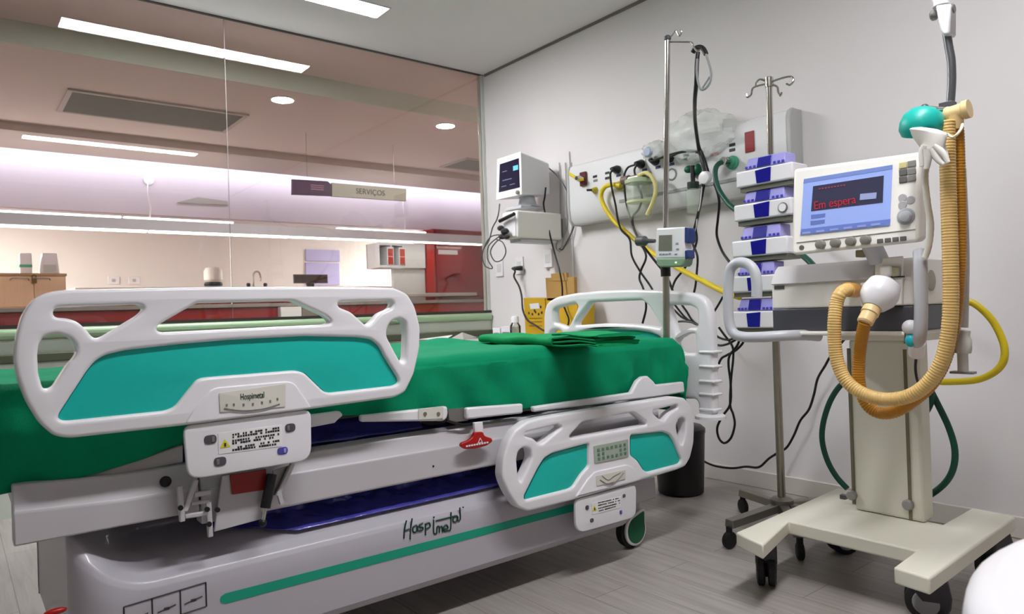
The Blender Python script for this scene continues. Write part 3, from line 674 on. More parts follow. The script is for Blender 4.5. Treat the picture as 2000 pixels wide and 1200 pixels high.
# stripe, pictogram label and maker's name on the base side
def sidept(u, v): return at(u, v, Y=YBs - .0038)
a, b = sidept(440, 1170), sidept(1125, 992)
w = .0125; P = [Vector((x, YBs - .0042, z)) for x, z in ((a.x, a.z - w), (b.x + .25, b.z - w), (b.x + .25, b.z + w), (a.x, a.z + w), (a.x - w * .8, a.z + w * .6), (a.x - w, a.z), (a.x - w * .8, a.z - w * .6))]
MB().prism(P, (0, .001, 0)).obj('stripe', STRIPE, bs)
k = MB(); fr4 = [sidept(u, v) for u, v in ((242, 1186), (297, 1170), (352, 1154), (402, 1138))]; hgt = .058
for i, p in enumerate(fr4): k.tube([p, p - VZ * hgt], .0016, 6)
k.tube([fr4[0], fr4[3]], .0016, 6); k.tube([fr4[0] - VZ * hgt, fr4[3] - VZ * hgt], .0016, 6)
for i in range(3):
    p, q = fr4[i], fr4[i + 1]; c = (p + q) / 2 - VZ * .033; k.tube([c - VX * .02 - VZ * .004, c, c + VX * .02 + VZ * .004], .0015, 6); k.cen(c, (.012, .001, .006))
k.obj('pictogram_label', BLK, bs)
MB().ball(at(108, 1195, Y=YBs - .004), (.022, .008, .007)).obj('brake_pedal', RED, bed)
lw = .0025
strokes = [  # handwritten maker's name, px polylines
    [(794, 1017), (790, 1035), (789, 1052)], [(790, 1037), (803, 1033)], [(805, 1013), (802, 1034), (801, 1054)],
    [(814, 1026), (807, 1030), (807, 1039), (813, 1039), (815, 1028), (816, 1039)],
    [(826, 1022), (819, 1026), (820, 1030), (826, 1031), (825, 1036), (818, 1038)],
    [(831, 1023), (831, 1046)], [(831, 1024), (838, 1022), (840, 1029), (832, 1034)],
    [(847, 1010), (848, 1012)], [(847, 1016), (847, 1041), (852, 1043)],
    [(853, 1043), (854, 1030), (858, 1030), (858, 1041)], [(858, 1031), (863, 1029), (864, 1040)],
    [(867, 1034), (875, 1032), (872, 1026), (867, 1029), (867, 1038), (875, 1037)], [(881, 1001), (880, 1034), (875, 1037)],
    [(851, 1018), (890, 1008)], [(893, 1008), (886, 1011), (885, 1019), (891, 1019), (894, 1009), (894, 1018)], [(898, 992), (899, 1014), (895, 1018)], [(904, 991), (905, 992)]]
k = MB()
for s_ in strokes: k.tube([sidept(*p) for p in s_], lw, 6, res=4)
k.obj('logo_lettering', INK, bs)
# castor under the head end with its green disc
def castor(x, y, parent, side=-1):
    c = MB().lathe((x, y - .02, .068), VY, [(.05, 0), (.066, .006), (.068, .02), (.066, .034), (.05, .04)], 32).obj('caster', RUBBER, parent)
    tear = [(x + .058 * math.cos(t) + .0, .072 + .060 * math.sin(t)) for t in [math.radians(d) for d in range(100, 385, 9)]] + [(x + .055, .150)]
    tear = [Vector(p) for p in tear]
    plate('caster_cover', WHITE, c, rnd(tear, .01), [], .012, .004, onY(y - .026))
    plate('caster_disc', DKGREEN, c, rnd([Vector((x + (p.x - x) * .82, .074 + (p.y - .074) * .84)) for p in tear], .008), [], .004, .001, onY(y - .033))
    MB().box(x - .03, x + .05, y - .012, y + .03, .10, .30).obj('caster_fork', STEELW, c, bevel=.008)
castor(2.055, 1.895, bed); castor(2.055, 2.60, bed); castor(.46, 2.60, bed)
MB().prism([at(u, v, Y=1.86) for u, v in ((1215, 948), (1280, 932), (1283, 972), (1245, 985), (1215, 990))], (0, .06, 0)).obj('base_corner', STEELW, bed, bevel=.006)

# blue plastic sheeting around the mechanism
BLUEF = mat('blue_plastic_film', '#46449a', .12, var=.35, scale=9, coat=.6, bump=1.0, bscale=22)
def film_fn(s_, t_):
    x = (.72 - .20 * min(1, t_ * 3)) + (1.33 + .20 * min(1, t_ * 3)) * s_
    wv = .014 * math.sin(x * 31 + t_ * 4) + .010 * math.sin(x * 57 - t_ * 17) + .006 * math.sin(x * 97 + t_ * 31)
    if t_ < .34:
        q = t_ / .34; y = 1.858 + .085 * q; z = .359 + .030 * q + .004 + .5 * abs(wv) * q
    else:
        q = (t_ - .34) / .66; y = 1.943 + .07 * q + wv * .8; z = .393 + .17 * q
    return Vector((x, y, z))
f = MB().grid(film_fn, 150, 36); f = f.obj('plastic_sheeting', BLUEF, solid=.001, ang=60)
tag(f, 'crumpled blue plastic sheeting around the bed lift below the frame bar', 'plastic sheet')
def film2(s_, t_):
    x = .44 + .70 * s_; w_ = math.sin(x * 14 + 5 * t_) * math.sin(t_ * 3.1) + .7 * math.sin(x * 41)
    return Vector((x, 1.895 + .08 * t_ + .008 * w_, .58 + .056 * t_))
f = MB().grid(film2, 60, 10).obj('plastic_sheeting', BLUEF, solid=.001, ang=60)
tag(f, 'blue plastic sheeting showing between the deck and the frame bar', 'plastic sheet')

# ---------------------------------------------------------------- mattress and linen
XM0, XM1, YM0, YM1, ZM = -.12, 2.36, 1.862, 2.66, .80
mt = MB().box(XM0 + .02, XM1 - .01, YM0 + .012, YM1 - .012, .652, ZM - .012).obj('mattress', PALE, bevel=.03, seg=4)
tag(mt, 'pale mattress lying on the hospital bed under the green sheet', 'mattress')
def drop(a, lo, hi, r):
    """cloth coordinate -> (position, how far it hangs down) over a rounded edge"""
    for s_, e in ((-1, lo), (1, hi)):
        d = (a - e) * s_ + r
        if d > 0:
            if d < r * math.pi / 2: return e - s_ * r + s_ * r * math.sin(d / r), r * (1 - math.cos(d / r))
            return e, r + d - r * math.pi / 2
    return a, 0.0
def hem_z(a):
    """height of the sheet's near lower edge along the bed"""
    K = [(-.3, .585), (.1, .592), (.25, .612), (.43, .648), (.78, .672), (.86, .668), (1.25, .632), (1.55, .612), (2.0, .608), (2.36, .59)]
    for (x0, z0), (x1, z1) in zip(K, K[1:]):
        if a <= x1: return z0 + (z1 - z0) * max(0, (a - x0) / (x1 - x0)) + .003 * math.sin(a * 17)
    return .59
RS = .038; XTRA = RS * (math.pi / 2 - 1)
def sheet_fn(s_, t_):
    a = XM0 - .02 + (XM1 + .29 - XM0 + .02) * s_
    if t_ < .3: b = YM0 - (ZM - hem_z(a) + XTRA - RS * math.pi / 2 + RS) * (1 - t_ / .3) + RS * 0
    elif t_ > .7: b = YM1 + .18 * (t_ - .7) / .3
    else: b = YM0 + (YM1 - YM0) * (t_ - .3) / .4
    x, dx = drop(a, XM0 - 5, XM1, RS); y, dy = drop(b, YM0, YM1, RS)
    d = dx + dy if min(dx, dy) < .02 else max(dx, dy) + .35 * min(dx, dy)
    z = ZM - min(d, .33)
    near = b < YM0 + .01
    wr = .007 * math.sin(a * 16 + dy * 13) + .006 * math.sin(a * 37 - dy * 28) + .003 * math.sin(a * 71 + dy * 9)
    if dy > .03: y += (-1 if near else 1) * (.006 + wr * min(1, dy / .1))
    if near and dy > .05: y = max(y, 1.8405)
    if dx > .03: x += .004 + .5 * wr * min(1, dx / .1)
    if dx < .03 and dy < .03:
        z += .003 * math.sin(x * 7 + y * 11) + .0025 * math.sin(x * 23 - y * 5) + .002 * math.sin(y * 31 + x * 3)
        z += .022 * math.exp(-((x - 1.62) / .10) ** 2 - ((y - 2.55) / .09) ** 2) + .012 * math.exp(-((x - 1.3) / .16) ** 2 - ((y - 2.58) / .05) ** 2)
        z += .02 * max(0, (.5 - x)) * .8
    if dx > .1 and near: y -= .02 * math.sin(dx * 20)
    return Vector((min(x, XH - .012), y, z))
sh = MB().grid(sheet_fn, 170, 90).obj('bed_sheet', GREEN, ang=80)
tag(sh, 'green surgical sheet draped over the hospital bed mattress', 'sheet')
k = sh.modifiers.new('solid', 'SOLIDIFY'); k.thickness = .003; k.offset = 1
# folded green cloth near the head end: two rolled layers and a frayed stack of folds
def fold_cloth(cx, cy, ln, dp, h, ang, n):
    k = MB(); c_, s0 = math.cos(ang), math.sin(ang)
    for i in range(n):
        z0 = ZM + .004 + h * i / n; hh = h / n * .92; off = R.uniform(-.012, .012)
        def fn(s_, t_, z0=z0, hh=hh, off=off):
            a = 2 * math.pi * t_; yy = math.copysign(abs(math.cos(a)) ** .35, math.cos(a)) * dp / 2; zz = math.copysign(abs(math.sin(a)) ** .6, math.sin(a)) * hh / 2
            xx = (s_ - .5) * ln + off + .006 * math.sin(yy * 60 + i * 3); zz += .0035 * math.sin(xx * 22 + i) + hh / 2
            return Vector((cx + xx * c_ - yy * s0, cy + xx * s0 + yy * c_, z0 + zz))
        k.loft([[fn(j / 26, q / 24) for q in range(24)] for j in range(27)])
    return k
p0, p1 = at(996, 662, Z=.82), at(1238, 668, Z=.82)
mid = (p0 + p1) / 2; d = p1 - p0
ang_ = math.atan2(d.y, d.x); dn = Vector((d.x, d.y, 0)).normalized(); L_ = Vector((d.x, d.y)).length
c1 = p0 + dn * L_ * .34; k = fold_cloth(c1.x, c1.y + .07, L_ * .68, .20, .038, ang_, 1)
c2 = p0 + dn * L_ * .83; k2 = fold_cloth(c2.x, c2.y + .07, L_ * .34, .19, .046, ang_, 4)
cl = k.obj('folded_cloth', GREEN2, ang=70); k2.obj('fold_stack', GREEN2, cl, ang=70); tag(cl, 'folded green cloth lying on the sheet near the headboard', 'cloth')
# ---------------------------------------------------------------- headwall service panel
XP = 3.072
y0, y1 = at(1535, 250, X=XP).y, at(1112, 380, X=XP).y
zt, zb = at(1320, 268, X=XP).z, at(1300, 410, X=3.10).z
PANW = mat('panel_white', '#dcdcda', .35, var=.02)
pan = thing('service_panel', 'long white medical gas and socket panel on the headwall', 'wall panel', (XW, (y0 + y1) / 2, zb))
zr = zb + .085
pr = [(XW - .001, zb), (3.105, zb), (3.080, zb + .03), (3.074, zr), (XP, zr + .012), (XP, zt - .05), (3.085, zt - .012), (3.105, zt), (XW - .001, zt)]
MB().loft([[Vector((x, y, z)) for x, z in pr] for y in (y0, y1)]).obj('housing', PANW, pan, bevel=.004)
k = MB().box(XP - .002, 3.08, y0 + .02, y1 - .42, zr - .004, zr + .012); k.obj('grey_trim', mat('panel_grey_trim', '#9a9c9a', .4), pan)
for nm, ya, yb in (('end_cap', y0 - .022, y0 - .001), ('end_cap', y1 + .001, y1 + .022)):
    MB().loft([[Vector((x - (.003 if x < 3.15 else 0), y, z + (.004 if z > 1.6 else -.004))) for x, z in pr] for y in (ya, yb)]).obj(nm, mat('panel_end_grey', '#b4b5b3', .4), pan, bevel=.006)
def pp(u, v, d=0.0): return at(u, v, X=XP - d)
for u, v, c in ((1162, 345, BLK), (1186, 338, INK), (1186, 348, BLK), (1208, 343, NAVY), (1259, 332, NAVY), (1285, 327, NAVY), (1312, 321, NAVY), (1337, 312, INK), (1340, 303, INK), (1395, 301, RED), (1430, 283, BLK), (1430, 293, BLK), (1163, 353, GREYM)):
    MB().cen(pp(u, v, .001), (.002, .034 if c is not RED else .05, .014)).obj('marking', c, pan)
MB().cen(pp(1464, 277, .003), (.006, .05, .10)).obj('call_label', mat('dark_red_label', '#8e1416', .4), pan, bevel=.002)
MB().lathe(pp(1312, 341, .001), -VX, [(.034, 0), (.034, .002)], 24).obj('ring_emblem', mat('emblem_grey', '#6d7073', .5), pan)
MB().lathe(pp(1312, 341, .0035), -VX, [(.024, 0), (.024, .001)], 24).obj('emblem_centre', PANW, pan)
for u, v in ((1205, 333), (1255, 322), (1283, 315), (1310, 309)):
    MB().cen(pp(u, v, .0015), (.003, .05, .05)).obj('socket', mat('socket_ivory', '#cfcfcb', .4), pan, bevel=.004)
# gas fittings
def gas(name, label, u, v, m, cat='gas outlet'):
    t = thing(name, label, cat, pp(u, v), 'gas outlets on the headwall panel'); c = pp(u, v, .001)
    return t, c
t, c = gas('gas_outlet', 'green oxygen outlet on the panel with the thick green hose', 1432, 318, None)
MB().lathe(c, -VX, [(.034, 0), (.034, .012), (.026, .016), (.024, .045)], 24).obj('fitting', mat('green_fitting', '#3f9a78', .35), t)
MB().lathe(c - VX * .046, -VX, [(.018, 0), (.02, .004), (.02, .04), (.014, .05)], 18).obj('collar', CHROME, t)
t, c = gas('gas_outlet', 'metal vacuum outlet at the panel end with a red marking', 1141, 350, None)
MB().cen(c - VX * .008, (.016, .05, .085)).obj('plate', mat('dark_maroon', '#5c2428', .4), t, bevel=.003)
MB().lathe(c - VX * .017, -VX, [(.018, 0), (.018, .03), (.012, .05)], 18).obj('fitting', CHROME, t)
t, c = gas('gas_outlet', 'yellow air outlet fitting where the long yellow hose starts', 1212, 363, None)
MB().lathe(c, -VX, [(.026, 0), (.026, .014), (.017, .02), (.016, .045)], 20).obj('fitting', mat('yellow_fitting', '#b9ad3a', .4), t)
t, c = gas('gas_outlet', 'small vacuum nozzle with a black tip at the panel left end', 1163, 372, None)
MB().lathe(c, -VX, [(.022, 0), (.018, .012), (.010, .03)], 18).obj('fitting', mat('yellow_fitting', '#b9ad3a', .4), t)
MB().cyl(c - VX * .03, c - VX * .055 + VY * .02, .007).obj('tip', BLACK, t)
# flowmeter pair
t = thing('flowmeter', 'dark green oxygen flowmeter with clear humidifier cup on the panel', 'flowmeter', pp(1353, 340))
k = MB(); c = pp(1345, 331, .03); k.ball(c, (.02, .026, .02)); k.obj('knob', mat('valve_green', '#0d5a3c', .4), t)
c2 = pp(1363, 331, .03); MB().ball(c2, (.02, .022, .03)).obj('knob', mat('valve_green', '#0d5a3c', .4), t)
c3 = pp(1353, 341, .045); MB().cyl(c3 - VZ * .04, c3 + VZ * .045, .012).obj('body', BLACK, t); MB().cyl(pp(1353, 340), c3, .012).obj('stem', BLACK, t)
MB().lathe(c3 - VZ * .075, VZ, [(.028, 0), (.03, .01), (.03, .035)], 18).obj('cap', mat('valve_dark', '#21342c', .4), t)
MB().lathe(c3 - VZ * .20, VZ, [(.030, 0), (.036, .008), (.036, .115), (.028, .124)], 20).obj('cup', CLEARJ, t)
# suction jar
t = thing('suction_jar', 'clear suction jar with a yellow tube hanging on the panel', 'suction jar', pp(1250, 428, .06))
c = at(1250, 428, X=3.0); d = at(1250, 358, X=3.0); h = d.z - c.z
MB().lathe(c, VZ, [(.05, 0), (.066, .01), (.070, h * .5), (.074, h * .96), (.07, h)], 24).obj('jar', CLEARJ, t)
MB().lathe(c + VZ * h, VZ, [(.077, 0), (.077, .02), (.05, .03), (.02, .035)], 24).obj('lid', mat('jar_lid', '#b9c7a6', .4), t)
MB().lathe(c + VZ * (h * .45), VZ, [(.0715, 0), (.0715, .012)], 24).obj('band', mat('jar_band', '#cfd5a8', .5), t)
r_ = at(1245, 347, X=3.0); MB().cyl(r_ + VY * .10, r_ - VY * .09, .018).obj('regulator', BRUSH, t); MB().cyl(r_ + VY * .06, r_ + VY * .11, .024).obj('regulator_knob', mat('knob_brown', '#6b5a50', .4), t)
MB().tube([at(u, v, X=2.97) for u, v in ((1247, 343), (1262, 338), (1276, 350), (1281, 372), (1274, 398), (1264, 420))], .011, 8).obj('tube', mat('pale_yellow_tube', '#d9d08a', .35), t)
# plastic bag over the panel
BAG = CLEARB
def blob(c, r, seed, n=44):
    rr = random.Random(seed); ph = [(rr.uniform(2, 9), rr.uniform(2, 9), rr.uniform(0, 6)) for _ in range(6)]
    def fn(s_, t_):
        th, f_ = 2 * math.pi * s_, math.pi * max(.01, min(.99, t_)); k = 1 + sum(.055 * math.sin(a * th * 1.0 + q) * math.sin(b * f_ + q) for a, b, q in [(round(a), b, q) for a, b, q in ph])
        return Vector(c) + Vector((r[0] * math.sin(f_) * math.cos(th), r[1] * math.sin(f_) * math.sin(th), r[2] * math.cos(f_))) * k
    return MB().grid(fn, n, n // 2)
c = at(1362, 266, X=3.06); t = thing('plastic_bag', 'large crumpled clear plastic bag resting on the service panel', 'plastic bag', c - VZ * .1)
blob(c, (.085, .225, .125), 3).obj('film', BAG, t, ang=18)
c = at(1280, 294, X=3.04); blob(c, (.05, .085, .05), 5).obj('rolled_end', BAG, t, ang=18)
c = at(1268, 297, X=3.01); MB().lathe(c, -VX, [(.028, 0), (.030, .01), (.022, .02)], 18).obj('blue_cap', mat('pale_blue_cap', '#a9b3c9', .4), t)

# ---------------------------------------------------------------- cables and hoses on the wall
def cab(name, label, cat, pts, X, r, m, group=None, n=8, parent=None):
    P = [at(p[0], p[1], X=(p[2] if len(p) > 2 else X)) for p in pts]
    o = MB().tube(P, r, n, res=5).obj(name, m)
    return tag(o, label, cat, group)
def plug_cable(label, u, v, pts, dirn=(-.6, .45, .1), bigx=XP):
    """mains plug in the panel with its cable"""
    c = pp(u, v, .004); t = thing('power_cable', label, 'cable', c, 'power cables plugged into the headwall panel')
    tip = c - VX * .045
    MB().lathe(c, -VX, [(.024, 0), (.026, .012), (.014, .045), (.008, .06)], 14).obj('plug', BLACK, t)
    P = [c - VX * .055] + [at(p[0], p[1], X=(p[2] if len(p) > 2 else 3.0)) for p in pts]
    MB().tube(P, .0062, 8, res=5).obj('cord', BLACK, t); return t
plug_cable('black power cable from the leftmost plug on the panel', 1207, 332, [(1196, 333), (1192, 341), (1195, 368), (1202, 400), (1207, 430), (1214, 450), (1230, 468), (1234, 500), (1250, 530), (1272, 562), (1290, 600, 2.9)])
plug_cable('black power cable from the second plug passing the suction jar', 1254, 321, [(1243, 323), (1239, 334), (1245, 360), (1254, 385), (1248, 408), (1236, 424), (1238, 445), (1248, 470), (1262, 500), (1252, 528), (1249, 545), (1257, 566), (1262, 600), (1255, 632)])
t = plug_cable('black power cable from the third plug running up to the cable trunk', 1282, 315, [(1272, 316), (1290, 309), (1310, 302), (1330, 297), (1352, 294), (1368, 296)])
plug_cable('short black power cable from the plug behind the drip pole', 1310, 309, [(1312, 305), (1325, 299), (1345, 296), (1366, 299), (1372, 312), (1380, 335), (1372, 360), (1368, 395), (1360, 430), (1352, 470), (1362, 500), (1361, 530), (1358, 560), (1352, 585)])
cab('signal_cable', 'grey black cable ending in the grey clamp of the drip pole pump', 'cable', [(1240, 322), (1226, 328), (1219, 345), (1220, 370), (1224, 400), (1236, 440), (1248, 468, 2.6), (1275, 505, 2.6), (1302, 540, 2.6), (1318, 580, 2.6)], 3.02, .006, BLACK)
tr = thing('hanging_cable', 'thick black cable trunk hanging from the drip pole hook to the panel', 'cable', at(1366, 296, X=3.0))
XQ = 2.42
MB().tube([at(1363, 102, X=XQ), at(1361, 125, X=XQ), at(1360, 160, X=XQ + .05), at(1357, 200, X=XQ + .15), at(1358, 240, X=2.8), at(1364, 285, X=2.95), at(1369, 300, X=2.98), at(1376, 322, X=2.98), at(1381, 342, X=2.98)], lambda q: .009 + .006 * min(1, max(0, q - .6) * 4), 10).obj('trunk', BLACK, tr)
MB().tube([at(1353, 103, X=XQ), at(1358, 95, X=XQ), at(1366, 92, X=XQ), at(1374, 96, X=XQ), at(1379, 106, X=XQ)], .010, 10).obj('loop_sleeve', BLACK, tr)
MB().tube([at(u, v, X=XQ - .01) for u, v in ((1379, 106), (1385, 125), (1389, 143), (1387, 160), (1379, 172), (1370, 175), (1364, 163), (1361, 140), (1362, 115))], .005, 8).obj('clear_loop', mat('grey_tube', '#8d9090', .3), tr)
MB().tube([at(u, v, X=XQ - .01) for u, v in ((1372, 172), (1380, 160), (1386, 150))], .004, 8).obj('clear_loop', mat('grey_tube', '#8d9090', .3), tr)
MB().lathe(at(1381, 348, X=2.975), -VX, [(.03, 0), (.034, .01), (.030, .03), (.012, .034)], 22).obj('white_clamp', WHITE, tr)
MB().tube([at(1395, 358, X=2.97), at(1402, 378, X=2.98), at(1405, 400, X=3.0), at(1402, 430, X=3.05), at(1400, 460, X=3.08), at(1410, 490, X=3.05), at(1426, 514, X=2.9)], .0068, 8).obj('branch', BLACK, tr)
MB().tube([at(1376, 358, X=2.98), at(1370, 390, X=3.0), at(1364, 420, X=3.05), at(1359, 445, X=3.08), at(1360, 475, X=3.08), at(1340, 520, X=3.06), at(1320, 546, X=3.04), at(1312, 566, X=3.0)], .0062, 8).obj('branch', BLACK, tr)
MB().tube([at(1371, 365, X=2.97), at(1367, 400, X=2.99), at(1362, 420, X=3.0), at(1360, 440, X=3.0), at(1356, 455, X=3.05)], .003, 6).obj('branch', mat('white_cord', '#efe9ea', .5), tr)
cab('air_hose', 'long yellow air hose sagging from the panel past the drip pole', 'hose', [(1212, 363), (1198, 361), (1182, 365), (1174, 381), (1180, 403), (1198, 430), (1222, 453), (1246, 473), (1275, 495, 3.0), (1305, 512, 2.95), (1330, 527, 2.9), (1370, 548, 2.8), (1412, 569, 2.7), (1445, 581, 2.66)], 3.03, .0135, YEL, n=12)
cab('hose_stub', 'short yellow hose on the metal outlet at the panel left end', 'hose', [(1113, 340, 3.04), (1122, 346, 3.02), (1130, 351, 3.02), (1140, 350, 3.04)], 3.04, .010, YEL)
cab('oxygen_hose', 'dark green oxygen hose looping from the panel behind the blue modules', 'hose', [(1426, 317, 3.01), (1410, 317, 2.98), (1399, 326, 2.95), (1397, 345, 2.93), (1404, 370, 2.92), (1418, 392, 2.9), (1434, 408, 2.88), (1490, 445, 2.86), (1545, 485, 2.84), (1580, 510, 2.7), (1620, 560, 2.62)], 3.0, .0125, GRH, n=12)
CB = BLACK
cab('bundled_cable', 'black cable coiled and tied below the pump modules behind the bed', 'cable', [(1392, 649), (1405, 660), (1425, 664), (1445, 655), (1440, 675), (1425, 695), (1423, 715), (1427, 750), (1426, 790), (1412, 812), (1401, 835), (1404, 856), (1415, 866), (1428, 855), (1435, 830), (1432, 810), (1426, 790), (1428, 740), (1432, 700), (1430, 676), (1415, 655), (1404, 640)], 2.9, .0058, CB)
cab('bundled_cable', 'second black cable crossing the coiled one and dropping beside the headboard', 'cable', [(1390, 668), (1404, 675), (1422, 672), (1446, 660), (1452, 668), (1438, 684), (1420, 694), (1408, 702), (1400, 725), (1394, 758)], 2.92, .0058, CB)
for i, (pts, lab) in enumerate((([(1302, 592), (1318, 607), (1332, 620), (1350, 628)], 'upper black cable seen through the headboard opening'), ([(1315, 592), (1326, 606), (1338, 620), (1352, 630)], 'second black cable seen through the headboard opening'),
        ([(1332, 596), (1342, 610), (1352, 626)], 'short steep black cable seen through the headboard opening'), ([(1310, 632), (1330, 628), (1352, 630)], 'low flat black cable seen through the headboard opening'))):
    cab('tied_cable', lab, 'cable', pts + [(1365, 634), (1385, 622), (1398, 604), (1412, 580)], 2.95 - .012 * i, .0055, CB, 'cables tied together behind the headboard')
cab('floor_cable', 'thin black cable running along the wall base behind the stand pole', 'cable', [(1330, 872), (1358, 889), (1376, 902), (1398, 911), (1430, 915), (1457, 912), (1482, 913), (1502, 896), (1521, 884), (1537, 874), (1551, 850), (1563, 822), (1580, 800), (1590, 770), (1597, 740), (1612, 714), (1624, 694), (1660, 650)], 3.06, .0058, CB)

# ---------------------------------------------------------------- patient monitor and module on wall arm
Xm = 2.85
mon = thing('patient_monitor', 'white patient monitor with dark screen beside the glass corner', 'monitor', at(1020, 392, X=Xm))
def Q(px, X): return [at(u, v, X=X) for u, v in px]
front = Q([(971, 311), (1017, 296), (1019, 380), (969, 391)], Xm)
ya, yb2_ = front[1].y, front[0].y
back = [Vector((3.10, front[0].y - .03, front[0].z - .02)), Vector((3.10, ya + .01, at(1070, 318, Y=ya).z)), Vector((3.10, ya + .01, at(1068, 380, Y=ya).z)), Vector((3.10, front[0].y - .03, front[3].z + .02))]
MB().loft([front, back]).obj('casing', WHITE, mon, bevel=.012, seg=3)
b_ = Q([(971, 311), (1017, 296), (1019, 380), (969, 391)], Xm - .004)
MB().prism(b_, (.004, 0, 0)).obj('bezel', OFFP, mon, bevel=.003)
scr = Q([(976, 321), (1013, 309), (1015, 366), (974, 376)], Xm - .006)
MB().prism(scr, (.004, 0, 0)).obj('screen', mat('monitor_screen', '#1d1a30', .15, emit='#221f3c', es=.12, var=.3, scale=20), mon)
k = MB()
for u, v, w_ in ((1007, 328, .06),): k.cen(at(u, v, X=Xm - .0075), (.001, .05, .03))
k.obj('screen_readout', mat('readout_cyan', '#58b6d0', .4, emit='#58b6d0', es=.3), mon)
k = MB()
for u0, u1, v in ((980, 992, 352), (985, 1004, 350), (978, 990, 364), (995, 1006, 360), (981, 990, 335)): k.cen(at((u0 + u1) / 2, v, X=Xm - .0075), (.001, .05, .004))
k.obj('screen_marking', mat('readout_grey', '#7d86a8', .4, emit='#7d86a8', es=.12), mon)
ck = at(1012, 376, X=Xm - .006); MB().lathe(ck, -VX, [(.014, 0), (.013, .012), (.008, .014)], 16).obj('dial', GREYM, mon)
c = at(1030, 397, X=2.98); MB().lathe(c - VZ * .03, VZ, [(.09, 0), (.06, .02), (.05, .07)], 20).obj('swivel_base', GREYP, mon)
MB().box(2.86, 3.06, c.y - .08, c.y + .08, c.z - .05, c.z - .03).obj('shelf', GREYP, mon, bevel=.004)
ym = at(1095, 440, X=3.12).y
mod = thing('gas_module', 'white boxy module below the patient monitor with cables clipped to it', 'monitor module', at(1040, 470, X=2.9))
fz0, fz1 = at(1000, 470, X=2.78).z, at(1008, 412, X=2.78).z; fy = at(986, 440, X=2.78).y
MB().box(2.76, 3.13, ym, fy, fz0 + .008, fz1).obj('casing', OFFP, mod, bevel=.012, seg=3)
MB().box(2.755, 2.76, ym + .015, fy - .015, fz0 + .02, fz1 - .015).obj('front_panel', WHITE, mod, bevel=.002)
MB().box(2.80, 3.1, ym + .02, fy - .02, fz0 - .012, fz0 + .008).obj('foot_rail', GREYP, mod, bevel=.004)
MB().box(3.13, XW - .001, ym + .03, fy - .05, fz0 + .03, fz1 - .03).obj('wall_bracket', GREYM, mod)
a, b = at(976, 432, X=2.73), at(1004, 418, X=2.73)
cp = thing('cable_clip', 'black cable clips hooked on the front of the white module', 'clip', at(985, 455, X=2.72))
MB().cyl(a, b, .012).obj('clip_bar', BLACK, cp)
for u, v, r_ in ((978, 446, .022), (986, 452, .026), (981, 462, .024), (990, 463, .018)): MB().ball(at(u, v, X=2.72), (r_, r_ * 1.2, r_ * .8), 10).obj('clip', mat('clip_dark', '#2b2a2b', .5), cp)
for i, (pts, lab) in enumerate((([(980, 458), (960, 462), (948, 478), (942, 500), (948, 520), (962, 524), (952, 505), (955, 480), (975, 462)], 'dark monitor lead hanging in a loop against the glass edge'),
        ([(985, 462), (968, 474), (958, 492), (966, 510), (980, 508), (988, 492), (982, 474), (970, 468)], 'grey monitor lead hanging in a round loop'),
        ([(976, 398), (974, 415), (970, 430), (962, 445), (955, 470), (944, 488), (940, 512)], 'thin grey monitor lead dropping from the patient monitor'))):
    cab('monitor_lead', lab, 'cable', pts, 2.72 - .01 * i, .004, mat('lead_grey', '#4a4a4c', .5), 'leads hanging from the monitor module')
cab('monitor_cable', 'grey cable curving from the patient monitor back to the wall', 'cable', [(1070, 327), (1085, 340), (1098, 356), (1110, 380), (1118, 410), (1122, 435), (1116, 455), (1106, 475), (1098, 488), (1092, 486)], 3.12, .0045, mat('lead_grey', '#4a4a4c', .5))
cab('monitor_cable', 'black cable dropping from the module to the sharps boxes', 'cable', [(1066, 366), (1064, 385), (1062, 402), (1070, 440), (1078, 475), (1086, 505, 2.97), (1093, 530, 2.95), (1098, 560, 2.95), (1099, 590, 2.95), (1106, 610, 2.95), (1111, 625, 2.95), (1107, 645, 2.95)], 3.02, .0055, CB)
for i, (u0, u1) in enumerate(((1086, 1092), (1098, 1104), (1110, 1116))):
    cab('wall_tube', ('pale tube down the wall nearest the module', 'middle pale tube down the wall beside the module', 'pale tube down the wall next to the panel end')[i], 'tube', [(u0 + 6, 318), (u0 + 8, 360), (u1 + 2, 400), (u1 + 2, 440), (u1 - 6, 482 - 4 * i), (1094, 492 - 4 * i)], 3.158, .004, mat('pale_tube', '#a8a4a0', .4), 'pale tubes down the wall')
# wall trunking edge behind the monitors
pil = at(1040, 400, X=3.16)
MB_ = MB().box(3.168, XW, at(1115, 500, X=3.155).y, at(1070, 500, X=3.155).y, .0, at(1090, 300, X=3.155).z); tag(MB_.obj('wall_duct', WALL, bevel=.004), 'white boxed wall duct running down beside the monitors', 'duct')
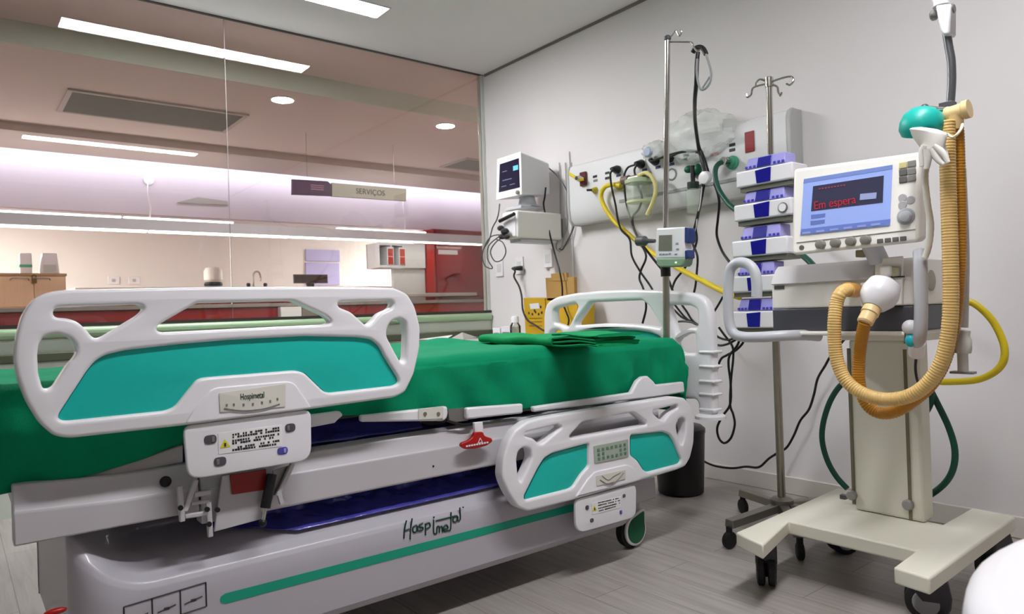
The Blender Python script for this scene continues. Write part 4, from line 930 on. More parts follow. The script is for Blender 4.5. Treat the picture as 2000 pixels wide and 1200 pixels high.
# sockets
def wall_socket(u, v, label, X=XW - .001, insert=True):
    a = at(u, v, X=X); t = thing('wall_socket', label, 'socket', a, 'white socket plates on the headwall')
    MB().cen(a - VX * .006, (.011, .085, .125)).obj('plate', WHITE, t, bevel=.004); MB().cen(a - VX * .0125, (.004, .05, .06)).obj('insert', mat('socket_ivory', '#cfcfcb', .4), t, bevel=.002)
wall_socket(977, 524, 'blank white wall plate nearest the glass corner'); wall_socket(1016, 519, 'white wall socket with the black plug in it'); wall_socket(1072, 505, 'white wall plate above the brown card box', X=3.167)
t = thing('power_cable', 'black cable plugged into the low wall socket running down to the sharps box', 'cable', at(1020, 524, X=XW))
c = at(1021, 524, X=3.158); MB().lathe(c, Vector((-1, .9, .0)), [(.016, 0), (.018, .015), (.013, .06), (.008, .075)], 14).obj('plug', BLACK, t)
MB().tube([c + Vector((-.055, .05, .0)), at(1006, 530, X=3.08), at(1004, 541, X=3.08), at(1014, 560, X=3.08), at(1019, 580, X=3.06), at(1021, 605, X=3.0), at(1030, 625, X=2.95), at(1046, 636, X=2.9), at(1058, 644, X=2.86), at(1072, 650, X=2.8)], .0068, 8).obj('cord', mat('brown_black_cord', '#2f2522', .45), t)
# sharps boxes: folded yellow card containers
XS = 2.98
def sharps(px, label, m, hole, dp=.15):
    P = Q(px, XS); o = thing('sharps_container', label, 'sharps container', (XS, sum(p.y for p in P) / 4, min(p.z for p in P)), 'card containers behind the headboard')
    MB().prism(P, (dp, 0, 0)).obj('box', m, o, bevel=.003); return o
o = sharps([(1022, 582), (1064, 583), (1066, 662), (1027, 662)], 'yellow card sharps container left of the headboard', YELBOX, None)
MB().prism(Q([(1034, 594), (1052, 592), (1054, 603), (1036, 604)], XS - .002), (.002, 0, 0)).obj('opening', WHITE, o)
k = MB()
for u, v in ((1033, 612), (1040, 614), (1046, 610), (1052, 614), (1058, 611), (1044, 607), (1056, 600)): k.cen(at(u, v, X=XS - .001), (.001, .014, .016))
k.obj('emblem', BLK, o)
k = MB()
for v in (622, 629, 637): k.cen(at(1046, v, X=XS - .001), (.001, .13, .004))
k.obj('printed_line', mat('print_brown', '#6b5414', .5), o)
o = sharps([(1066, 582), (1128, 580), (1126, 662), (1068, 662)], 'yellow card sharps container seen through the headboard', YELBOX, None)
o = sharps([(1065, 543), (1121, 541), (1123, 588), (1068, 588)], 'open brown card box flaps standing above the yellow container', KRAFT, None, .025)
MB().prism(Q([(1076, 535), (1106, 533), (1107, 548), (1077, 549)], XS - .004), (.02, 0, 0)).obj('flap', KRAFT, o)
# side table with supplies
zt_ = at(1000, 664, X=2.9).z
st = thing('side_table', 'white side table with supplies between the bed and the glass corner', 'table', (2.85, 3.55, 0))
MB().box(2.55, 3.17, 3.02, 4.18, zt_ - .03, zt_).obj('top', STONE, st, bevel=.004)
for x in (2.58, 3.13):
    for y in (3.06, 4.14): MB().box(x - .015, x + .015, y - .015, y + .015, 0, zt_ - .031).obj('leg', GREYM, st)
a = at(1007, 660, X=2.75); t = thing('bottle', 'small clear bottle with a white cap on the side table', 'bottle', (a.x, a.y, zt_))
h = at(1007, 618, X=2.75).z - zt_
MB().lathe((a.x, a.y, zt_), VZ, [(.03, 0), (.034, .01), (.034, h * .6), (.02, h * .75)], 18).obj('body', CLEAR, t); MB().lathe((a.x, a.y, zt_ + h * .75), VZ, [(.024, 0), (.024, h * .2), (.018, h * .25)], 18).obj('cap', WHITE, t)
for u0, u1, v0, lab, k_ in ((963, 976, 641, 'small white carton nearest the glass on the side table', 0), (979, 998, 638, 'white carton beside the clear bottle', 1)):
    a, b = at(u0, 662, X=2.8), at(u1, v0, X=2.8); t = thing('carton', lab, 'carton', (2.83, (a.y + b.y) / 2, zt_), 'cartons on the side table')
    MB().box(2.80, 2.88, b.y, a.y, zt_ + .001, b.z).obj('box', WHITE, t, bevel=.002); MB().cen((2.7995, (a.y + b.y) / 2, (zt_ + b.z) / 2), (.001, (a.y - b.y) * .7, .02)).obj('printed_band', GREYM, t)
def paper(px, lab, z):
    P = [at(u, v, Z=z + dz) for u, v, dz in px]; tag(MB().prism(P, (0, 0, .002)).obj('paper_sheet', mat('paper', '#e6e4e2', .6)), lab, 'paper', 'papers on the side table')
paper([(815, 664, 0), (868, 660, .0), (884, 655, .03), (870, 664, 0)], 'white paper sheet lying behind the green sheet near the raised rail', zt_ + .012)
paper([(880, 662, 0), (903, 650, .045), (930, 659, .0), (905, 664, 0)], 'crumpled white paper peak behind the middle of the bed', zt_ + .02)
paper([(935, 661, 0), (962, 657, .01), (985, 662, 0), (955, 665, 0)], 'flat white paper beside the small cartons', zt_ + .016)

# ---------------------------------------------------------------- drip pole on the bed with feeding pump
pole = thing('drip_pole', 'thin steel drip pole standing at the head end of the bed', 'drip pole', at(1300, 668, X=2.372))
pb, pm, pt = at(1300, 672, X=2.372), at(1300, 470, X=2.372), at(1304, 78, X=2.372)
pb2 = Vector((pb.x, pb.y, .60))
MB().cyl(pb2, pm, .0145).obj('lower_tube', BRUSH, pole); MB().cyl(pm, pt, .0115).obj('upper_tube', CHROME, pole)
MB().ball(pt + VZ * .006, .015).obj('top_knob', DARK, pole)
def hook(pts, X=2.372, r=.0035): return MB().tube([at(u, v, X=X) for u, v in pts], r, 8)
hook([(1304, 76), (1312, 70), (1320, 60), (1323, 64), (1327, 70), (1331, 64), (1330, 56)]).obj('hook', CHROME, pole)
hook([(1306, 82), (1330, 82), (1350, 83), (1354, 90), (1360, 98), (1368, 98)]).obj('hook', CHROME, pole)
pu = thing('feeding_pump', 'small white feeding pump with grey screen clamped on the drip pole', 'pump', at(1312, 515, X=2.33))
Xf = 2.30
fp = Q([(1281, 446), (1335, 443), (1336, 505), (1279, 506)], Xf)
MB().prism(fp, (.055, 0, 0)).obj('casing', WHITE, pu, bevel=.008, seg=3)
MB().prism(Q([(1281, 505), (1337, 504), (1334, 517), (1330, 521), (1288, 522), (1282, 517)], Xf - .002), (.06, 0, 0)).obj('green_base', mat('sage_plastic', '#7f9a80', .4), pu, bevel=.005)
MB().prism(Q([(1287, 460), (1312, 459), (1312, 490), (1286, 490)], Xf - .002), (.002, 0, 0)).obj('screen', mat('lcd_grey', '#77766b', .2), pu)
MB().prism(Q([(1337, 444), (1344, 446), (1346, 468), (1343, 476), (1337, 474)], Xf + .004), (.045, 0, 0)).obj('blue_door', NAVY, pu, bevel=.003)
MB().prism(Q([(1337, 490), (1343, 488), (1344, 504), (1338, 507)], Xf + .004), (.045, 0, 0)).obj('blue_latch', NAVY, pu, bevel=.003)
k = MB()
for u, v in ((1322, 476), (1323, 487), (1290, 497), (1296, 497), (1302, 497), (1308, 496), (1320, 497)): k.cen(at(u, v, X=Xf - .001), (.002, .012, .006))
k.obj('button', mat('button_violet', '#8d8aa8', .4), pu)
MB().cen(at(1320, 513, X=Xf - .003), (.002, .008, .006)).obj('indicator_light', mat('indicator', '#c8f0b0', .4, emit='#c8f0b0', es=1.5), pu)
c = at(1300, 531, X=2.372); MB().cyl(c + VZ * .02, c - VZ * .02, .021).obj('collar', BLACK, pu)
a, b = at(1244, 471, X=2.35), at(1279, 471, X=2.35); ck = MB().lathe(a, b - a, [(.014, 0), (.022, .006), (.022, .045), (.010, .06), (.008, (b - a).length)], 16).obj('clamp_knob', mat('knob_grey', '#4c4d50', .45), pu)

# ---------------------------------------------------------------- floor stand with pump modules
hub = at(1527, 985, Z=.12); top = at(1502, 156, X=hub.x)
sd = thing('floor_stand', 'chrome floor drip stand carrying the blue and white pump modules', 'drip stand', (hub.x, hub.y, 0))
MB().cyl(hub, Vector((hub.x, hub.y, .95)), .0155).obj('lower_tube', BRUSH, sd)
MB().cyl(Vector((hub.x, hub.y, .95)), Vector((top.x, top.y, top.z)), .0125).obj('upper_tube', CHROME, sd)
MB().lathe(Vector((top.x, top.y, top.z)), VZ, [(.017, -.03), (.017, .008), (.01, .012)], 16).obj('top_cap', CHROME, sd)
for pts in ([(1500, 163), (1480, 168), (1470, 173), (1467, 185), (1460, 190), (1458, 184)], [(1500, 160), (1485, 155), (1477, 162), (1476, 168)], [(1506, 160), (1530, 152), (1545, 150), (1550, 158), (1543, 166), (1536, 164)], [(1506, 164), (1518, 170), (1520, 180), (1524, 187), (1527, 180)]):
    hook(pts, X=hub.x, r=.0042).obj('hook', CHROME, sd)
for i in range(5):
    a = math.radians((171.6, 63.8, -12, -78, -138)[i]); d = Vector((math.cos(a), math.sin(a), 0)); e = Vector((hub.x, hub.y, 0)) + d * .30
    q = d.cross(VZ)
    MB().loft([[c_ + q * w + VZ * z for w, z in ((-.022, -.016), (.022, -.016), (.018, .014), (-.018, .014))] for c_ in (Vector((hub.x, hub.y, .115)), e + VZ * .095)]).obj('leg', mat('stand_leg_steel', '#8a857d', .35, .7), sd, bevel=.003)
    cs = MB().lathe(e + VZ * .033 - q * .012, q, [(.026, 0), (.032, .004), (.032, .02), (.026, .024)], 18).obj('caster', RUBBER, sd)
    MB().cyl(e + VZ * .05, e + VZ * .082, .012).obj('caster_stem', BLACK, cs)
MB().lathe((hub.x, hub.y, .09), VZ, [(.04, 0), (.045, .01), (.045, .05), (.03, .06)], 20).obj('hub', mat('stand_leg_steel', '#8a857d', .35, .7), sd)
# the pump modules: pixel rows of (left, right, lilac top, white top, bottom)
def module(ul, ur, v0, v1, v2, label, X=2.48, disc=False, tilt=3):
    """clear lilac hood over a white body with a blue window"""
    zl0, zl1, zl2 = at((ul + ur) / 2, v0, X=X).z, at((ul + ur) / 2, v1, X=X).z, at((ul + ur) / 2, v2, X=X).z
    ya, yb = at(ur, v1, X=X).y, at(ul, v1, X=X).y; w = yb - ya; D = .11
    t = thing('pump_module', label, 'pump module', (X + D / 2, (ya + yb) / 2, zl2), 'blue and white pump modules stacked on the floor stand')
    MB().box(X, X + D, ya, yb, zl2 + .007, zl1).obj('body', WHITE, t, bevel=.007, seg=3)
    MB().box(X + .012, X + D, ya + .012, yb - .012, zl2 - .012, zl2 + .006).obj('underside', mat('module_underside_grey', '#6d6c62', .5), t)  # grey underside, set in from the body edges
    h0, h1 = yb - w * .16, ya + w * .13
    MB().prism([(X + .006, h0 + .0, zl1 + .001), (X + .006, h1, zl1 + .001), (X + .02, h1 + .008, zl0), (X + .02, h0 - .008, zl0)], (.075, 0, 0)).obj('hood', LBLUE, t, bevel=.004)
    c0, c1 = yb - w * .38, ya + w * .38
    MB().prism([(X + .002, c0, zl1 + .004), (X + .002, c1, zl1 + .004), (X + .015, c1, zl0 - .004), (X + .015, c0, zl0 - .004)], (.01, 0, 0)).obj('hood_window', BLUEP, t, bevel=.002)
    MB().prism([(X - .003, yb - w * .36, zl1 - .008), (X - .003, ya + w * .36, zl1 - .004), (X - .003, ya + w * .38, zl2 + .012), (X - .003, yb - w * .38, zl2 + .012)], (.006, 0, 0)).obj('window', BLUEP, t, bevel=.002)
    k = MB()
    for i in range(10):
        f_ = (i + .5) / 10
        if .34 < f_ < .66: continue
        k.cen((X + .004, h0 + (h1 - h0) * f_, zl1 + .010), (.006, .010, .010))
    k.obj('fluting', mat('pump_indigo', '#4a44b4', .3), t, bevel=.002)
    if disc:
        c = Vector((X - .001, ya + w * .14, (zl1 + zl2) / 2)); MB().lathe(c, -VX, [(.020, 0), (.020, .003), (.016, .004)], 24).obj('ring_dial', GREYM, t); MB().lathe(c - VX * .0041, -VX, [(.015, 0), (.015, .002)], 20).obj('dial_face', WHITE, t)
    return t
module(1436, 1548, 302, 326, 362, 'topmost pump module of the blue and white stack')
module(1432, 1546, 368, 393, 430, 'second pump module from the top of the stack, with a ring dial', disc=True)
module(1428, 1538, 440, 466, 503, 'third pump module from the top of the stack')
module(1424, 1524, 512, 538, 574, 'fourth pump module from the top, partly behind the grey handle')
module(1424, 1522, 583, 608, 645, 'lowest pump module of the stack above the grey handle bar')
# ---------------------------------------------------------------- ventilator on its trolley
vt = thing('ventilator', 'ivory ventilator with tilted screen on a wheeled trolley', 'ventilator', (2.3, 1.05, 0))
ZB1, ZB0 = .21, .165
def zp(u, v, z=ZB1): p = at(u, v, Z=z); return (p.x, p.y)
# H-shaped base seen from above, two legs along the room and a wide bridge
fl0, fl1 = zp(1437, 1040), zp(1490, 1065); fr0, fr1 = zp(1745, 1108), zp(1816, 1130); bk0, bk1 = zp(1625, 958), zp(1962, 1006)
base = [fl0, fl1, zp(1540, 1018), zp(1790, 1075), fr0, fr1, (bk1[0], bk1[1] - .03), (bk1[0] + .02, bk1[1] + .10), (2.45, .93), (2.45, 1.19), (2.66, 1.25), (2.66, 1.375)]
MB().prism([(x, y, ZB0) for x, y in base], (0, 0, ZB1 - ZB0)).obj('base', OFFW, vt, bevel=.006, seg=3)
def vcaster(x, y, twin=True, ang=0, brake=False):
    d = Vector((math.sin(ang), math.cos(ang), 0)); q = d.cross(VZ)
    c = MB(); c.loft([[Vector((x, y, z)) + d * (sx * w) + q * (sy * l + o_) for sx, sy in ((-1, -1), (1, -1), (1, 1), (-1, 1))] for z, w, l, o_ in ((.022, .022, .024, .03), (.045, .032, .034, .028), (.075, .034, .045, .02), (.11, .034, .05, .008), (ZB0 - .001, .034, .036, 0))])
    cc = c.obj('caster', CHAR, vt, bevel=.006)
    for s_ in (-1, 1):
        MB().lathe(Vector((x, y, .055)) + d * (.004 if s_ > 0 else -.030), d, [(.045, 0), (.054, .005), (.055, .022), (.048, .026)], 26).obj('wheel', RUBBER, cc)
        MB().lathe(Vector((x, y, .055)) + d * (.031 * s_), d * s_, [(.036, 0), (.034, .002)], 22).obj('wheel_disc', mat('wheel_grey', '#8f8d90', .4), cc)
    return cc
a = at(1483, 1150, Z=0); vcaster(a.x + .045, a.y + .0, ang=-.57)
a = at(1770, 1200, Z=.02); vcaster(a.x + .06, a.y - .03, ang=1.17)
vcaster(2.56, 1.31, ang=.6); vcaster(bk1[0] - .05, bk1[1] + .02, ang=.3)
# column with two grooves and clamp knobs
XC = 2.42
cy1, cy0 = at(1668, 994, X=XC).y, at(1806, 1018, X=XC).y
zt_ = .795
MB().box(XC, XC + .075, cy0, cy1, ZB1 + .001, zt_).obj('column', OFFW, vt, bevel=.01, seg=3)
def onc(u, v): return at(u, v, X=XC - .001)
for pts in (((1652, 672), (1668, 985)), ((1763, 668), (1779, 1015))):
    a, b = onc(*pts[0]), onc(*pts[1]); y = b.y; MB().box(XC - .003, XC + .001, y - .005, y + .005, b.z, zt_ - .03).obj('groove', mat('groove_olive', '#6f6a54', .5), vt)
for u, v in ((1665, 967), (1775, 986)): MB().lathe(onc(u, v) , -VX, [(.017, 0), (.017, .012), (.013, .016)], 20).obj('clamp_knob', mat('knob_mid_grey', '#8f8b88', .45), vt)
MB().cen(onc(1640, 977) + Vector((.05, .01, 0)), (.02, .02, .015)).obj('small_stop', DARK, vt)
# table, dark base plate, body
XV = 2.20
yl_, yr_ = at(1508, 600, X=XV).y, at(1783, 600, X=XV).y
zs1, zs0 = at(1650, 648, X=XV - .03).z, at(1650, 656, X=XV - .03).z
MB().box(XV - .03, 2.58, at(1835, 650, X=2.4).y, at(1545, 650, X=XV - .03).y, zs0, zs1).obj('table', OFFP, vt, bevel=.004)
MB().box(XC - .03, XC + .14, cy0 - .03, cy1 + .03, zt_ - .001, zs0).obj('table_bracket', OFFW, vt, bevel=.004)
zd1 = at(1600, 602, X=XV).z
MB().box(XV, 2.55, yr_, yl_ - .0, zs1 + .001, zd1).obj('dark_plinth', DARK, vt, bevel=.004)
zv1, zm_ = at(1700, 508, X=XV).z, at(1600, 553, X=XV).z
MB().prism([(XV, 0, zd1 + .001), (XV, 0, zm_), (XV + .012, 0, zm_ + .012), (XV + .03, 0, zv1 - .012), (XV + .045, 0, zv1), (2.55, 0, zv1), (2.55, 0, zd1 + .001)], (0, yl_ - yr_, 0)).obj('body', OFFP, vt, bevel=.006, seg=3).location = (0, yr_, 0)
MB().cen(at(1522, 562, X=XV - .001), (.002, .036, .011)).obj('model_badge', mat('badge_grey', '#4e4c48', .5), vt)
MB().prism([(XV - .010, 0, zm_ + .002), (XV - .004, 0, zm_ + .014), (XV + .022, 0, zv1 - .010), (XV + .04, 0, zv1 + .003), (2.5, 0, zv1 + .003), (2.5, 0, zm_ + .002)], (0, yl_ - at(1706, 530, X=XV).y - .002, 0)).obj('lid', mat('lid_pale', '#d2cfd0', .38), vt, bevel=.004, seg=3).location = (0, at(1706, 530, X=XV).y, 0)
# front module with the ports
P = Q([(1708, 506), (1762, 500), (1762, 596), (1680, 600), (1680, 553), (1708, 550)], XV - .012); MB().prism(P, (.012, 0, 0)).obj('port_panel', OFFP, vt, bevel=.003)
MB().prism(Q([(1716, 520), (1740, 518), (1740, 540), (1716, 542)], XV - .03), (.02, 0, 0)).obj('port_knob', OFFP, vt, bevel=.008)
MB().prism(Q([(1740, 520), (1757, 522), (1757, 539), (1740, 541)], XV - .022), (.012, 0, 0)).obj('port_tab', mat('tab_khaki', '#a8a385', .5), vt, bevel=.003)
MB().prism(Q([(1740, 540), (1764, 539), (1764, 542), (1740, 543)], XV - .016), (.01, 0, 0)).obj('port_slot', BLACK, vt)
MB().prism(Q([(1670, 489), (1702, 487), (1702, 500), (1670, 503)], XV - .01), (.05, 0, 0)).obj('screen_latch', mat('latch_olive', '#8c8662', .5), vt, bevel=.003)
# oval grille on the side
e = at(1822, 548, Y=yr_); MB().lathe((2.33, yr_, e.z), -VY, [(.032, 0), (.032, .003), (.026, .004)], 28).obj('side_vent', mat('side_grey', '#aaa593', .6), vt)
# monitor head: thin case with screen, tilted as in the photo
XS2 = 2.13
def S2(u, v, d=0.0): return at(u, v, X=XS2 - d + (v - 400) * -.0002)
case = [S2(*p) for p in ((1549, 331), (1797, 297), (1795, 470), (1788, 474), (1552, 499), (1545, 494))]
MB().prism(case, (.055, 0, .006)).obj('monitor_case', OFFP, vt, bevel=.010, seg=3)
MB().prism([S2(*p, -.05) for p in ((1600, 352), (1760, 330), (1760, 455), (1600, 475))], (.05, 0, 0)).obj('monitor_back', OFFP, vt, bevel=.012)
MB().cyl(S2(1680, 470) + VX * .06, S2(1686, 508) + VX * .10, .028).obj('monitor_neck', GREYP, vt)
def scr_poly(px, d): return [S2(u, v, d) for u, v in px]
def screen_part(name, px, d, h, es, parent):
    return MB().prism(scr_poly(px, d), (.0012, 0, 0)).obj(name, mat('display_' + h.lstrip('#'), h, .25, emit=h, es=es, var=.02), parent)
dsp = screen_part('screen', [(1570, 350), (1743, 322), (1738, 440), (1563, 459)], .002, '#8c9fd8', .3, vt)
screen_part('screen_header', [(1570, 350), (1743, 322), (1743, 330), (1569, 358)], .003, '#6d80b8', .28, dsp)
screen_part('screen_footer', [(1565, 448), (1739, 428), (1738, 440), (1563, 459)], .003, '#6174b4', .28, dsp)
screen_part('standby_window', [(1588, 364), (1726, 343), (1724, 396), (1584, 413)], .003, '#35354a', .25, dsp)
screen_part('window_button', [(1680, 379), (1712, 376), (1711, 388), (1679, 391)], .004, '#8792b8', .35, dsp)
for px in ([(1584, 420), (1612, 417), (1611, 424), (1584, 428)], [(1583, 432), (1611, 429), (1610, 436), (1583, 440)]): screen_part('screen_field', px, .003, '#5c6ba8', .35, dsp)
a, b = S2(1590, 404, .0045), S2(1671, 391, .0045); ax = b - a; L_ = ax.length
o = text('standby_lettering', 'Em espera', .036, mat('display_red', '#b42a3a', .4, emit='#d82c40', es=.16), dsp, (a + b) / 2 + VZ * .002, ax, VZ, sx=1.0)
bb_ = [v.co for v in o.data.vertices]
axn = ax.normalized(); ext = max(v.dot(axn) for v in bb_) - min(v.dot(axn) for v in bb_)
c0 = (a + b) / 2
for v in o.data.vertices: v.co = c0 + (v.co - c0) + axn * ((v.co - c0).dot(axn) * (L_ / ext - 1))
k = MB()
for i in range(9): k.cen(S2(1601 + i * 6, 369 - i * .9, .0042), (.001, .006, .004))
k.obj('screen_small_print', mat('display_maroon', '#7a3a48', .4, emit='#7a3a48', es=.5), dsp)
k = MB()
for i in range(6): k.cen(S2(1575 + i * 27, 455 - i * 3.3, .0042), (.001, .026, .006))
k.obj('screen_softkey', mat('display_softkey', '#8a96c8', .4, emit='#8a96c8', es=.3), dsp)
# keys, dial, knobs
def key(u, v, w, h, m, name='key'): MB().cen(S2(u, v, .002), (.006, w, h)).obj(name, m, vt, bevel=.002)
KG, KD = mat('key_grey', '#8e8c88', .4), mat('key_dark', '#6a6866', .4)
for u, v, m_ in ((1764, 323, mat('key_yellow', '#d8cf96', .4)), (1781, 320, KG), (1764, 337, KD), (1781, 335, KG), (1764, 351, KD), (1781, 348, KG)): key(u, v, .022, .018, m_)
for u, v in ((1763, 387), (1779, 391), (1763, 401)): MB().lathe(S2(u, v, 0), -VX, [(.012, 0), (.011, .003)], 16).obj('round_key', mat('key_pale', '#b5b4b6', .4), vt)
MB().lathe(S2(1770, 423, 0), -VX, [(.024, 0), (.024, .004), (.02, .006)], 28).obj('dial_ring', mat('ring_pale', '#a9acb4', .35), vt); MB().lathe(S2(1770, 423, .007), -VX, [(.016, 0), (.014, .014), (.008, .016)], 24).obj('dial', GREYP, vt)
for u, v in ((1605, 477), (1634, 474), (1664, 471), (1693, 468)): MB().lathe(S2(u, v + 1, 0), -VX, [(.014, 0), (.013, .018), (.009, .020)], 20).obj('knob', mat('knob_taupe', '#84827a', .4), vt)
for i in range(4): key(1719 + i * 15, 471 - i * 1.6, .017, .013, KD, 'soft_key')
MB().lathe(S2(1566, 484, 0), -VX, [(.008, 0), (.008, .002)], 16).obj('power_mark', KD, vt)
k = MB(); k.tube([S2(1556, 474, .001), S2(1788, 448, .001)], .0015, 6); k.obj('case_seam', mat('seam_grey', '#b0ada4', .5), vt)
# handles
hl = MB().tube([at(u, v, X=2.10) for u, v in ((1478, 580), (1478, 555), (1474, 532), (1462, 517), (1443, 513), (1428, 524), (1423, 548), (1422, 590), (1424, 628), (1432, 650), (1450, 658), (1480, 659))] + [at(1530, 656, X=2.14), at(1572, 655, X=2.2), at(1600, 657, X=2.25)], .0175, 14)
hl.obj('loop_handle', GREYP, vt)
MB().tube([at(1796, 492, X=2.12), at(1798, 520, X=2.10), at(1799, 600, X=2.10), at(1797, 655, X=2.11), at(1792, 668, X=2.14)], .0175, 14).obj('side_handle', GREYP, vt)
# small tap under the right handle
c = at(1778, 640, X=2.13); MB().ball(c, .022).obj('valve_body', WHITE, vt); MB().cyl(c, at(1776, 672, X=2.13), .014).obj('valve_stem', CLEAR, vt); MB().ball(at(1778, 666, X=2.12), (.012, .014, .018)).obj('valve_tap', mat('cyan_tap', '#1fb0c0', .35), vt)
MB().cyl(at(1792, 668, X=2.16), at(1790, 690, X=2.2), .022).obj('handle_foot', WHITE, vt)
MB().tube([at(1790, 690, X=2.25), at(1788, 720, X=2.28), at(1792, 745, X=2.3), at(1800, 756, X=2.33)], .004, 6).obj('drain_tube', BLACK, vt)
# ports, filter flask, hoses
fc, fd = at(1722, 575, X=2.08), at(1745, 555, X=2.18)
fl = thing('filter_flask', 'white rounded filter flask plugged into the ventilator front', 'filter', fc)
ax = (at(1706, 606, X=2.05) - at(1730, 560, X=2.10)).normalized()
o_ = at(1728, 556, X=2.125)
MB().lathe(o_, ax, [(.022, -.016), (.044, 0), (.0515, .03), (.049, .052), (.034, .076), (.026, .084)], 28).obj('bulb', WHITE, fl)
MB().cyl(o_ + ax * .02, Vector((XV - .013, o_.y + .02, o_.z)), .024).obj('inlet', WHITE, fl)
j = o_ + ax * .085
MB().lathe(j, ax, [(.024, 0), (.025, .02), (.022, .022), (.022, .05), (.018, .055)], 22).obj('connector', CREAM, fl)
def ph(pts, X): return [at(p[0], p[1], X=p[2] if len(p) > 2 else X) for p in pts]
A = ph([(1668, 568, 2.17), (1655, 566, 2.10), (1642, 573, 2.06), (1634, 592, 2.05), (1630, 625), (1630, 665), (1635, 705), (1650, 740), (1676, 764), (1712, 778), (1750, 780), (1788, 768), (1820, 740), (1842, 700), (1853, 650), (1857, 590), (1856, 500), (1853, 400), (1851, 320), (1850, 262), (1849, 236)], 2.04)
ha = thing('breathing_hose', 'pale amber corrugated breathing hose looping in front of the trolley', 'hose', A[0], 'breathing hoses of the ventilator')
MB().tube(A, .0195, 14, res=8, ribs=.0019).obj('tube', BEIH, ha, ang=60)
e0 = at(1670, 568, X=2.18); MB().cyl(Vector((XV - .013, e0.y, e0.z)), A[1], .022).obj('elbow', mat('amber_elbow', '#d8a050', .4), ha)
j2 = j + ax * .05
Bp = [j2] + ph([(1684, 655, 2.06), (1678, 700), (1678, 745), (1688, 782), (1706, 802), (1728, 808), (1752, 803), (1785, 782), (1815, 755), (1840, 715), (1857, 660), (1868, 590), (1873, 500), (1873, 400), (1871, 320), (1869, 262), (1866, 240)], 2.085)
hb_ = thing('breathing_hose', 'darker orange corrugated breathing hose rising behind the pale one', 'hose', Bp[0], 'breathing hoses of the ventilator')
MB().tube(Bp, .0175, 16, res=8, ribs=.0019).obj('tube', ORH, hb_, ang=60)
ys = thing('tube_connector', 'cream Y connector joining the hoses under the support arm', 'connector', at(1868, 220, X=2.06))
a, b = at(1848, 226, X=2.06), at(1894, 212, X=2.06); d = b - a
MB().lathe(a, d, [(.020, 0), (.022, .006), (.020, .012), (.020, d.length * .7), (.024, d.length * .75), (.024, d.length)], 22).obj('cross_tube', CREAM, ys)
MB().cyl(a, a + d.normalized() * -.002, .015).obj('bore', mat('bore_brown', '#7a5a2a', .5), ys)
c = at(1866, 224, X=2.06); MB().cyl(c, at(1866, 252, X=2.065), .020, .0185).obj('leg_tube', CREAM, ys)
MB().tube([at(1850, 262, X=2.0), at(1860, 268, X=2.0), at(1870, 262, X=2.0), at(1877, 252, X=2.01), at(1880, 243, X=2.03)], .0035, 8).obj('retaining_strap', mat('strap_cream', '#efe6c8', .5), ys)
# support arm leaving the picture at the top
arm = thing('support_arm', 'white jointed support arm with a grey gooseneck above the hoses', 'support arm', at(1855, 200, X=2.10))
P = ph([(1848, 60), (1853, 90), (1858, 120), (1859, 160), (1856, 205)], 2.08); MB().tube(P, .0105, 14, res=8).obj('gooseneck', mat('gooseneck_grey', '#7f8286', .3, .8), arm)
MB().prism(ph([(1826, 10), (1856, 6), (1855, 62), (1852, 68), (1840, 69), (1835, 60)], 2.055), (.045, 0, 0)).obj('joint_housing', WHITE, arm, bevel=.006, seg=3)
MB().tube(ph([(1822, -220), (1830, -60), (1838, 12)], 2.08), .02, 14).obj('upper_tube', WHITE, arm)
for u, v in ((1824, 30), (1858, 18)): MB().lathe(at(u, v, X=2.078), VY, [(.010, -.008), (.014, -.004), (.014, .004), (.010, .008)], 14).obj('hinge_screw', GREYM, arm)
MB().cen(at(1851, 207, X=2.08), (.03, .034, .018)).obj('holder_block', DARK, arm, bevel=.002)
MB().cyl(at(1806, 212, X=2.06), at(1848, 214, X=2.06), .007).obj('holder_rod', CHROME, arm); MB().ball(at(1806, 211, X=2.06), .011).obj('rod_knob', DARK, arm)
# face mask and test bag hanging from the Y connector
tb = thing('breathing_mask', 'teal ended test lung with a crumpled white glove hanging by the screen', 'test lung', at(1818, 300, X=2.03))
c = at(1817, 238, X=2.02); MB().lathe(c + Vector((0, .02, .004)), Vector((-.25, -.2, .9)), [(.046, -.036), (.054, -.02), (.053, 0), (.044, .022), (.026, .036), (.01, .04)], 28).obj('teal_cap', mat('teal_rubber', '#12a89a', .4), tb)
def glove(s_, t_):
    th = 2 * math.pi * s_; q = t_; cc = at(1809, 250, X=1.985).lerp(at(1833, 316, X=1.985), q)
    r = (.046 * (1 - q) + .022 * q) * (1 + .12 * math.sin(3 * th + 6 * q)) * (1 if q > .08 else .5 + q * 6)
    if q > .9: r *= max(.15, (1 - q) * 10)
    return cc + Vector((math.cos(th) * .5, math.sin(th), .35 * math.sin(th))) * r
MB().grid(glove, 28, 18).obj('glove', mat('white_latex', '#e2ddd6', .5), tb)
for pts, r_ in ((((1826, 285), (1842, 300), (1852, 318)), .010), (((1820, 292), (1832, 312), (1844, 322)), .010), (((1812, 292), (1812, 312), (1810, 330)), .012), (((1806, 285), (1800, 300), (1800, 325)), .009)):
    MB().tube(ph(pts, 1.975), lambda q, r_=r_: r_ * (1 - .45 * q), 10).obj('glove_finger', mat('white_latex', '#e2ddd6', .5), tb)
sm = MB().tube(ph([(1810, 320), (1807, 350), (1812, 400), (1818, 440), (1814, 480), (1806, 505)], 2.08), .0085, 10, res=8, ribs=.004); tag(sm.obj('suction_tube', mat('pale_clear_tube', '#d8d6ca', .4), ang=60), 'thin pale corrugated tube hanging beside the monitor edge', 'tube')
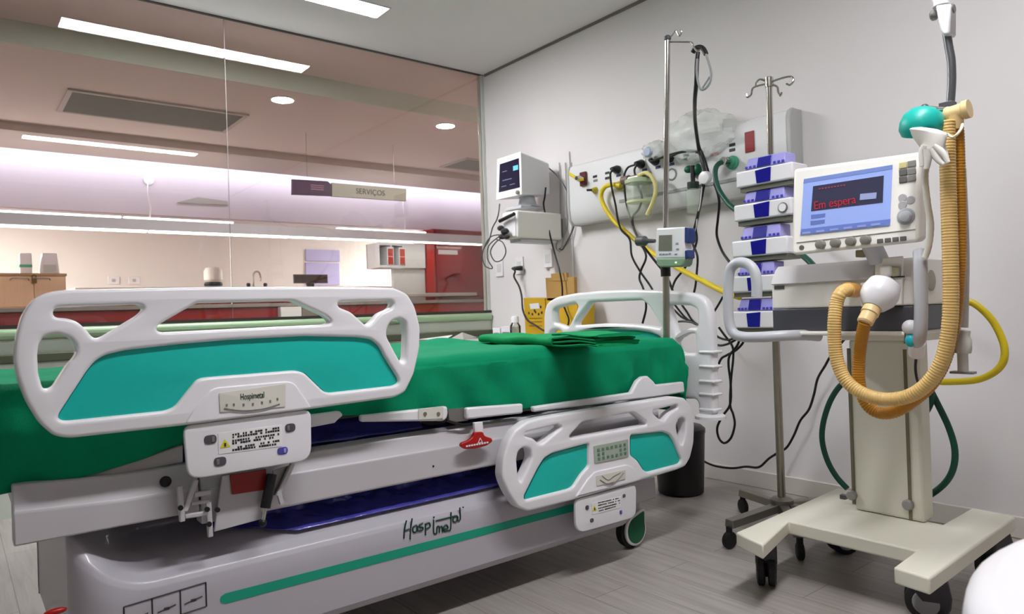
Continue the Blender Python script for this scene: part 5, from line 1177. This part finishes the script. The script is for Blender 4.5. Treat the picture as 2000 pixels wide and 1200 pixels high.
# pale tube and connector hanging right of the hoses
ct = thing('flow_sensor', 'pale clear connector hanging on a tube right of the hoses', 'connector', at(1884, 735, X=2.12))
PALEC = mat('pale_clear', '#d2cec4', .3, alpha=.85)
MB().tube(ph([(1878, 330), (1884, 470), (1884, 560), (1882, 640)], 2.14), .011, 12).obj('tube', PALEC, ct)
z = at(1880, 645, X=2.12); w = at(1880, 690, X=2.12)
MB().lathe(w, z - w, [(.020, 0), (.022, .01), (.022, .035), (.017, .045), (.019, .06), (.015, (z - w).length)], 20).obj('body', PALEC, ct)
y_ = at(1881, 728, X=2.12); MB().cyl(w, y_, .013).obj('stem', PALEC, ct); MB().cen(y_, (.03, .055, .006)).obj('foot_flange', GREYM, ct)
cab('air_hose', 'yellow hose looping out right of the ventilator trolley', 'hose', [(1850, 584), (1885, 588), (1908, 597), (1938, 626), (1959, 668), (1961, 702), (1944, 726), (1910, 742), (1865, 746), (1828, 745), (1790, 735)], 2.46, .0105, YEL, n=12)
cab('oxygen_hose', 'dark green hose loop left of the trolley column', 'hose', [(1660, 742), (1640, 755), (1621, 785), (1608, 826), (1606, 862), (1616, 900), (1634, 932), (1655, 955)], 2.60, .0105, GRH, n=12)
cab('oxygen_hose', 'dark green hose loop right of the trolley column', 'hose', [(1790, 740), (1812, 755), (1834, 795), (1854, 838), (1865, 880), (1861, 918), (1842, 948), (1806, 974), (1780, 985)], 2.60, .0105, GRH, n=12)
cab('oxygen_hose', 'short dark green hose stub beside the right edge of the column', 'hose', [(1800, 735), (1816, 762), (1816, 788), (1800, 814), (1780, 830)], 2.59, .0125, GRH, n=12)
# ---------------------------------------------------------------- waste bin and the white unit in the near corner
c = at(1322, 965, Z=0); b0 = at(1325, 975, Z=0)
tbn = thing('waste_bin', 'black round waste bin behind the lowered side rail', 'bin', (2.72, 2.12, 0))
cx, cy = 2.84, 2.27
tbn.location = (cx, cy, 0)
MB().lathe((cx, cy, 0), VZ, [(.10, 0), (.112, .01), (.125, .30), (.118, .30), (.106, .02)], 30).obj('bucket', BLACK, tbn)
MB().lathe((cx, cy, .301), VZ, [(.128, 0), (.128, .02), (.11, .035), (.02, .045)], 30).obj('lid', BLACK, tbn)
wu = thing('white_unit', 'blurred white rounded equipment corner at the bottom right edge', 'equipment', (1.0, .27, 0))
Pp = [at(1880, 1190, Z=.60), at(1900, 1110, Z=.60), at(2010, 1015, Z=.60)]
poly = [Vector((p.x, p.y)) for p in Pp]
poly = rnd([Vector((Pp[0].x - .10, Pp[0].y - .30)), Vector((Pp[0].x - .02, Pp[0].y)), Vector((Pp[0].x + .2, Pp[2].y + .01)), Vector((Pp[2].x + .3, Pp[2].y - .05)), Vector((Pp[2].x + .3, Pp[0].y - .35))], .09)
MB().prism([(p.x, p.y, .10) for p in poly], (0, 0, .50)).obj('body', WHITE, wu, bevel=.03, seg=5)
for x, y in ((poly[0].x + .1, poly[0].y + .06), (Pp[2].x + .2, Pp[2].y - .15)): MB().lathe((x, y, .05), VX, [(.05, -.012), (.05, .012)], 20).obj('caster', RUBBER, wu)
